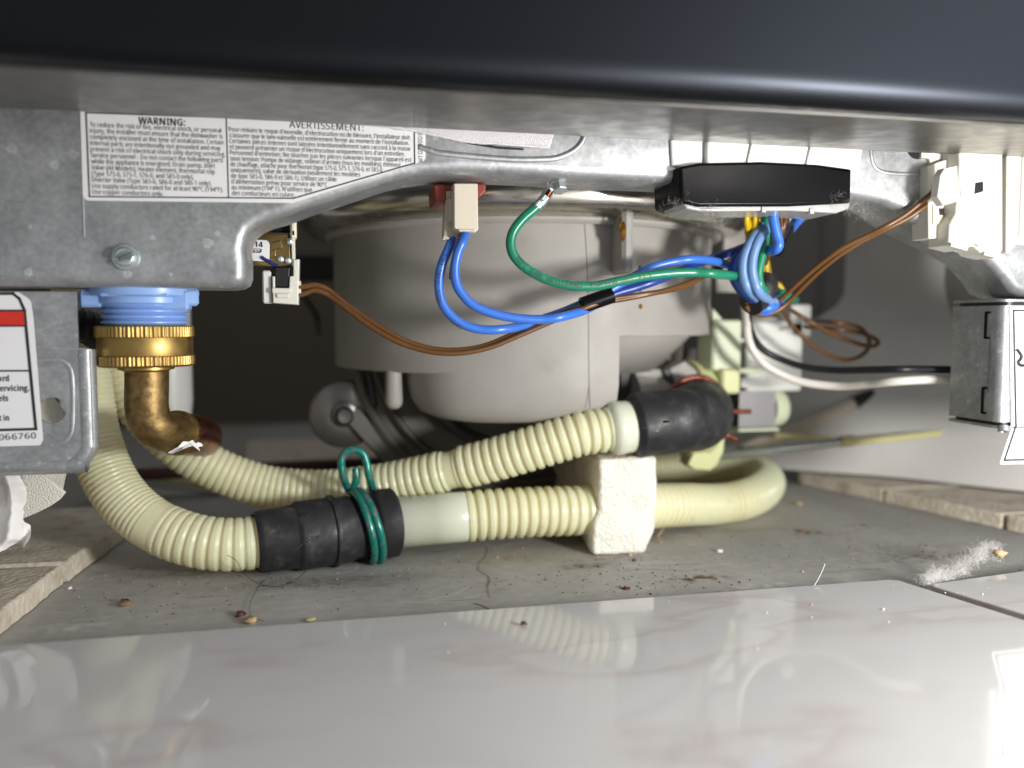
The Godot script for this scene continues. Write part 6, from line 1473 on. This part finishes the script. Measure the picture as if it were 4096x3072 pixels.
func fuzz(g: G, c: Vector3, spread: Vector3, count: int, length: float, r: float, pull := Vector3.ZERO) -> void:
	for i in count:
		var p := c + Vector3(rng.randfn(0, 1) * spread.x, rng.randfn(0, 1) * spread.y, rng.randfn(0, 1) * spread.z)
		var d := Vector3(rng.randf_range(-1, 1), rng.randf_range(-1, 1), rng.randf_range(-1, 1)).normalized()
		var pts := [p]
		for k in 6:
			d = (d + Vector3(rng.randf_range(-1, 1), rng.randf_range(-1, 1), rng.randf_range(-1, 1)) * 1.1 + pull * 0.5).normalized()
			p += d * length / 6.0
			pts.append(p)
		tube(g, smooth(pts, length / 10.0), PackedFloat32Array([r]), 3, false)

func floor_at(x: float, z: float) -> float:
	return noise(7, 9.0, 3).get_noise_2d(x, z) * 0.0003 - 0.0002

func pebble(c: Vector3, r: float, flat: float, sd: int) -> ArrayMesh:
	var g := G.new()
	var nz := noise(sd, 1.3, 2)
	var ps := []
	var ns := []
	for j in 6:
		var pr := PackedVector3Array()
		var nr := PackedVector3Array()
		for i in 8:
			var th := PI * (j + 0.02) / 5.04
			var d := Vector3(sin(th) * cos(TAU * i / 8.0), cos(th), sin(th) * sin(TAU * i / 8.0))
			pr.append(c + Vector3(d.x, d.y * flat, d.z) * r * (1.0 + 1.1 * nz.get_noise_3dv(d * 1.2)))
			nr.append(Vector3(d.x * flat, d.y, d.z * flat).normalized())
		ps.append(pr); ns.append(nr)
	g.rows(ps, ns, true)
	return g.mesh()

func build_small_things() -> void:
	rng.seed = 31
	# blanket and cloth at the lower left
	var cl := thing("insulation_blanket", "white woven insulation blanket hanging behind the left bracket", "insulation", Vector3(-0.1774, 0.0313, -0.0450))
	var g := G.new()
	var ps := []
	var ns := []
	var wn := noise(3, 30.0, 2)
	var left := [Vector3(-0.2286, 0.1170, -0.0450), Vector3(-0.2301, 0.0862, -0.0450), Vector3(-0.2292, 0.0558, -0.0400), Vector3(-0.2254, 0.0369, -0.0300)]
	var right := [Vector3(-0.1481, 0.1194, -0.0550), Vector3(-0.1655, 0.0958, -0.0550), Vector3(-0.1697, 0.0493, -0.0550), Vector3(-0.1691, 0.0400, -0.0470)]
	for j in 25:
		var pr := PackedVector3Array()
		var nr := PackedVector3Array()
		for i in 41:
			var s := j / 24.0 * 3.0
			var k: int = min(int(s), 2)
			var a: Vector3 = left[k].lerp(left[k + 1], s - k)
			var b: Vector3 = right[k].lerp(right[k + 1], s - k)
			var p := a.lerp(b, i / 40.0)
			pr.append(p + Vector3(0, 0, wn.get_noise_2d(p.x, p.y) * 0.006))
		ps.append(pr)
	for j in 25:
		var nr := PackedVector3Array()
		for i in 41:
			var u: Vector3 = ps[j][min(i + 1, 40)] - ps[j][max(i - 1, 0)]
			var v: Vector3 = ps[max(j - 1, 0)][i] - ps[min(j + 1, 24)][i]
			nr.append(u.cross(v).normalized())
		ns.append(nr)
	g.rows(ps, ns, false)
	part(cl, "woven_sheet", g.mesh(), M.cloth)
	var flap := G.new()
	plate(flap, [Vector2(-0.1833, 0.0553), Vector2(-0.1796, 0.0504), Vector2(-0.1753, 0.0498), Vector2(-0.1715, 0.0463), Vector2(-0.1672, 0.0420), Vector2(-0.1692, 0.0394), Vector2(-0.1728, 0.0369), Vector2(-0.1776, 0.0345), Vector2(-0.1831, 0.0323), Vector2(-0.1847, 0.0401)], 0.0016, 0.0006, 2, z_at(-0.040))
	part(cl, "woven_flap", flap.mesh(), M.cloth)
	var tf := thing("fibre_tuft", "crumpled fluffy white cloth hanging below the left bracket", "insulation", Vector3(-0.1838, 0.0247, -0.0300))
	var tm := G.new()
	var cr := noise(19, 60.0, 4)
	var fo := noise(20, 22.0, 2)
	ps = []
	ns = []
	var tl := Vector3(-0.2083, 0.0568, -0.0300)
	var tb := Vector3(-0.1770, 0.0255, -0.0220)
	for side in 2:
		var rows := []
		for j in 46:
			var pr := PackedVector3Array()
			for i in 46:
				var u := i / 45.0
				var v := j / 45.0
				var x := lerpf(tl.x, tb.x, u)
				var y := lerpf(tl.y + 0.004, tb.y + 0.0012, v) 
				var edge := 1.0 - pow(absf(u * 2.0 - 1.0), 6.0)
				x += 0.0022 * cr.get_noise_2d(y * 2.0, 3.0) * u - 0.0035 * u * (1.0 - v) * 0.6 + 0.003 * u * v
				y += 0.0018 * cr.get_noise_2d(x * 3.0, 9.0) * v
				var z := -0.030 + 0.010 * v + 0.0045 * sin(u * 17.0 + 2.0 * fo.get_noise_2d(x, y) * 3.0) * (0.4 + 0.6 * v) + 0.004 * fo.get_noise_2d(x * 2.0, y) + 0.0012 * cr.get_noise_2d(x, y)
				pr.append(Vector3(x, y, z + (0.0018 if side == 0 else -0.0018) * edge * (1.0 - pow(v, 8.0))))
			rows.append(pr)
		var nrs := []
		for j in 46:
			var nr := PackedVector3Array()
			for i in 46:
				var a: Vector3 = rows[j][min(i + 1, 45)] - rows[j][max(i - 1, 0)]
				var b: Vector3 = rows[max(j - 1, 0)][i] - rows[min(j + 1, 45)][i]
				nr.append(a.cross(b).normalized() * (1.0 if side == 0 else -1.0))
			nrs.append(nr)
		tm.rows(rows, nrs, false)
	part(tf, "crumpled_sheet", tm.mesh(), M.fibre)
	var ff := G.new()
	for i in 60:
		var u := rng.randf()
		fuzz(ff, Vector3(lerpf(tl.x, tb.x + 0.001, u), tb.y + rng.randf_range(0.0, 0.022), -0.021), Vector3(0.001, 0.001, 0.001), 2, 0.004, 0.00004, Vector3(0.1, -1.2, 0.2))
	part(tf, "fibres", ff.mesh(), M.fibre).set_meta("kind", "stuff")
	# lint on the taped connector
	var ln := G.new()
	for e in [[Vector3(0.0765, 0.1508, 0.0040), 60], [Vector3(0.0843, 0.1486, -0.0020), 40], [Vector3(0.0646, 0.1521, 0.0050), 16], [Vector3(0.1389, 0.1540, 0.0030), 70], [Vector3(0.1501, 0.1528, -0.0040), 40], [Vector3(0.1304, 0.1545, 0.0070), 20]]:
		fuzz(ln, e[0], Vector3(0.0028, 0.0014, 0.002), e[1] * 2, 0.0045, 0.000026)
	solo("lint", ln.mesh(), M.lint, "grey lint clinging to the taped connector's lower corners", "lint").set_meta("kind", "stuff")
	# fluff on the tile corner at the right
	var fl := thing("fluff", "white twist of fluff lying on the floor by the right tile corner", "fluff", Vector3(0.1918, 0.0040, 0.0095))
	var fp := smooth([Vector3(0.1556, 0.0080, 0.0323), Vector3(0.1726, 0.0060, 0.0217), Vector3(0.1833, 0.0080, 0.0179), Vector3(0.1917, 0.0120, 0.0169), Vector3(0.2068, 0.0120, 0.0101)], 0.0008)
	var fg := G.new()
	var wd := noise(23, 140.0, 3)
	for i in fp.size():
		var at := fp[i] + Vector3(wd.get_noise_1d(i * 0.0009), absf(wd.get_noise_1d(i * 0.0009 + 5.0)) * 0.6, wd.get_noise_1d(i * 0.0009 + 9.0)) * 0.0045
		fuzz(fg, at, Vector3(0.0013, 0.0008, 0.0013) * (0.4 + absf(wd.get_noise_1d(i * 0.002 + 3.0)) * 2.0), 18, 0.005, 0.000028, Vector3(0.35, -0.15, -0.25))
	part(fl, "fibres", fg.mesh(), M.fibre).set_meta("kind", "stuff")
	part(fl, "yellow_crumb", pebble(Vector3(0.2012, 0.0125, 0.0179), 0.0022, 0.8, 4), M.crumb_tan)
	# hairs
	solo("hair", wire_mesh([Vector3(-0.1067, 0.0180, -0.0258), Vector3(-0.1040, 0.0140, -0.0315), Vector3(-0.1040, 0.0030, -0.0532), Vector3(-0.1004, 0.0006, -0.0499), Vector3(-0.0947, 0.0006, -0.0411), Vector3(-0.0952, 0.0006, -0.0405), Vector3(-0.0887, 0.0006, -0.0383), Vector3(-0.0826, 0.0006, -0.0445), Vector3(-0.0774, 0.0060, -0.0412), Vector3(-0.0731, 0.0140, -0.0340), Vector3(-0.0720, 0.0180, -0.0322)], 0.00011, 6, 0.001), M.hair, "long dark hair looping in front of the coupling", "hair", "hairs")
	solo("hair", wire_mesh([Vector3(-0.0720, 0.0220, -0.0324), Vector3(-0.0779, 0.0190, -0.0335), Vector3(-0.0856, 0.0140, -0.0312), Vector3(-0.0944, 0.0010, -0.0491), Vector3(-0.0973, 0.0006, -0.0314), Vector3(-0.0977, 0.0006, -0.0168), Vector3(-0.0962, 0.0006, -0.0056), Vector3(-0.0912, 0.0006, 0.0019)], 0.00009, 6, 0.001), M.hair, "dark hair falling from the coupling towards the tile", "hair", "hairs")
	solo("hair", wire_mesh([Vector3(0.1200, 0.0140, 0.0205), Vector3(0.1177, 0.0120, 0.0224), Vector3(0.1147, 0.0100, 0.0248), Vector3(0.1105, 0.0086, 0.0286)], 0.00012, 6, 0.001), M.fibre, "pale bent fibre standing on the white tile's back edge", "hair", "hairs")
	# single crumbs that can be told apart
	for e in [[Vector3(-0.1445, 0.0003, -0.0295), 0.0026, 0.45, M.chip, "brown bark-like chip on the cement board at left", "chip"], [Vector3(-0.1002, 0.0005, -0.0082), 0.0019, 0.6, M.seed, "dark red seed by the tile's back edge", "seed"], [Vector3(-0.0952, 0.0005, 0.0001), 0.0022, 0.7, M.crumb_tan, "tan lint ball beside the dark seed", "crumb"], [Vector3(-0.1713, 0.0003, -0.0544), 0.0010, 0.5, M.white_chip, "white flake beside the left tile", "crumb"], [Vector3(0.1102, 0.0003, -0.0502), 0.0014, 0.6, M.white_chip, "white flake right of the foam block", "crumb"], [Vector3(-0.0752, 0.0005, 0.0029), 0.0018, 0.3, M.nylon, "yellow husk near the white tile's edge", "crumb"], [Vector3(0.0485, 0.0003, -0.0071), 0.0014, 0.5, M.seed, "brown crumb on the board below the foam", "crumb"], [Vector3(-0.0056, 0.0088, 0.0447), 0.0012, 0.4, M.seed, "dark red speck on the white tile", "crumb"], [Vector3(0.2033, 0.0003, -0.1345), 0.0020, 0.6, M.crumb_tan, "tan crumb right of the looped hose", "crumb"], [Vector3(0.0669, 0.0003, -0.0523), 0.0012, 0.5, M.crumb_tan, "tan crumb at the foam block's foot", "crumb"], [Vector3(0.1696, 0.0004, -0.0753), 0.0022, 0.3, M.chip, "brown splinter on the board right of the hose", "chip"], [Vector3(0.0660, 0.0003, -0.0441), 0.0009, 0.8, M.crumb_dark, "black grain below the foam block's right corner", "crumb"]]:
		solo(e[5], pebble(e[0], e[1], e[2], int(e[1] * 1e6)), e[3], e[4], e[5])
	var sw := thing("straw", "golden straw bits beside the foam block", "straw", Vector3(0.0895, 0.0010, -0.0777))
	part(sw, "stalk", wire_mesh([Vector3(0.0895, 0.0020, -0.0813), Vector3(0.0892, 0.0020, -0.0740), Vector3(0.0887, 0.0010, -0.0672)], 0.00035, 6, 0.001), M.crumb_tan)
	part(sw, "stalk", wire_mesh([Vector3(0.0937, 0.0050, -0.0773), Vector3(0.0897, 0.0030, -0.0736), Vector3(0.0897, 0.0010, -0.0778)], 0.00025, 6, 0.001), M.crumb_tan)
	solo("straw", wire_mesh([Vector3(0.1070, 0.0177, -0.0780), Vector3(0.1067, 0.0152, -0.0780), Vector3(0.1062, 0.0124, -0.0780)], 0.0005, 6, 0.001), M.crumb_tan, "tan straw bit stuck to the looped hose", "straw")
	# grit scattered over the board, too fine to count
	for kind in 3:
		var gg := G.new()
		var spots := [[Vector3(0.0416, 0.0000, -0.0291), 0.03, 0.010, 90], [Vector3(0.0691, 0.0000, -0.0091), 0.018, 0.006, 60], [Vector3(0.0067, 0.0000, -0.0365), 0.05, 0.014, 60], [Vector3(-0.0522, 0.0000, -0.0300), 0.06, 0.014, 40], [Vector3(-0.1257, 0.0000, -0.0456), 0.05, 0.02, 60], [Vector3(0.1575, 0.0000, -0.0495), 0.05, 0.03, 70], [Vector3(0.1957, 0.0000, -0.0331), 0.03, 0.02, 60]]
		if kind == 1: spots = [[Vector3(-0.2038, 0.0000, -0.1181), 0.016, 0.016, 70], [Vector3(-0.0900, 0.0000, -0.0537), 0.06, 0.008, 60], [Vector3(0.0355, 0.0000, -0.0672), 0.04, 0.02, 50], [Vector3(0.1724, 0.0000, -0.0734), 0.06, 0.03, 60], [Vector3(-0.1183, 0.0000, -0.0565), 0.04, 0.012, 40]]
		if kind == 2: spots = [[Vector3(0.0866, 0.0080, 0.0500), 0.04, 0.012, 14], [Vector3(-0.0835, 0.0080, 0.0415), 0.03, 0.006, 6], [Vector3(0.1642, 0.0080, 0.0437), 0.02, 0.012, 8]]
		for s in spots:
			for i in s[3]:
				var p: Vector3 = s[0] + Vector3(rng.randfn(0, 1) * s[1], 0, rng.randfn(0, 1) * s[2])
				var on_tile := p.z > 0.0262
				if on_tile != (kind == 2): continue
				var on_left: bool = p.x < -0.172 and p.z < 0.05
				if on_left and kind == 0: continue
				p.y = 0.0081 if on_tile else (0.0086 if on_left else floor_at(p.x, p.z))
				var r := rng.randf_range(0.00012, 0.0004) * (1.5 if rng.randf() < 0.12 else 1.0)
				var st := v_oct(gg, p + Vector3(0, r * 0.4, 0), r)
		solo("grit", gg.mesh(), [M.crumb_dark, M.crumb_tan, M.white_warm][kind], ["dark grit scattered over the cement board", "tan sawdust scattered over the board and left tile", "pale grains scattered over the white tiles"][kind], "grit").set_meta("kind", "stuff")

func v_oct(g: G, p: Vector3, r: float) -> int:
	var q := [Vector3(1, 0, 0), Vector3(0, 0, 1), Vector3(-1, 0, 0), Vector3(0, 0, -1)]
	var tw := Basis(Vector3.UP, rng.randf() * TAU).scaled(Vector3(rng.randf_range(0.6, 1.6), 0.7, rng.randf_range(0.6, 1.3)))
	for i in 4:
		var a: Vector3 = tw * q[i] * r
		var b: Vector3 = tw * q[(i + 1) % 4] * r
		g.face([p + a, p + b, p + Vector3(0, r * 0.8, 0)], (a + b + Vector3(0, r, 0)).normalized())
		g.face([p + a, p + b, p - Vector3(0, r * 0.8, 0)], (a + b - Vector3(0, r, 0)).normalized())
	return 0
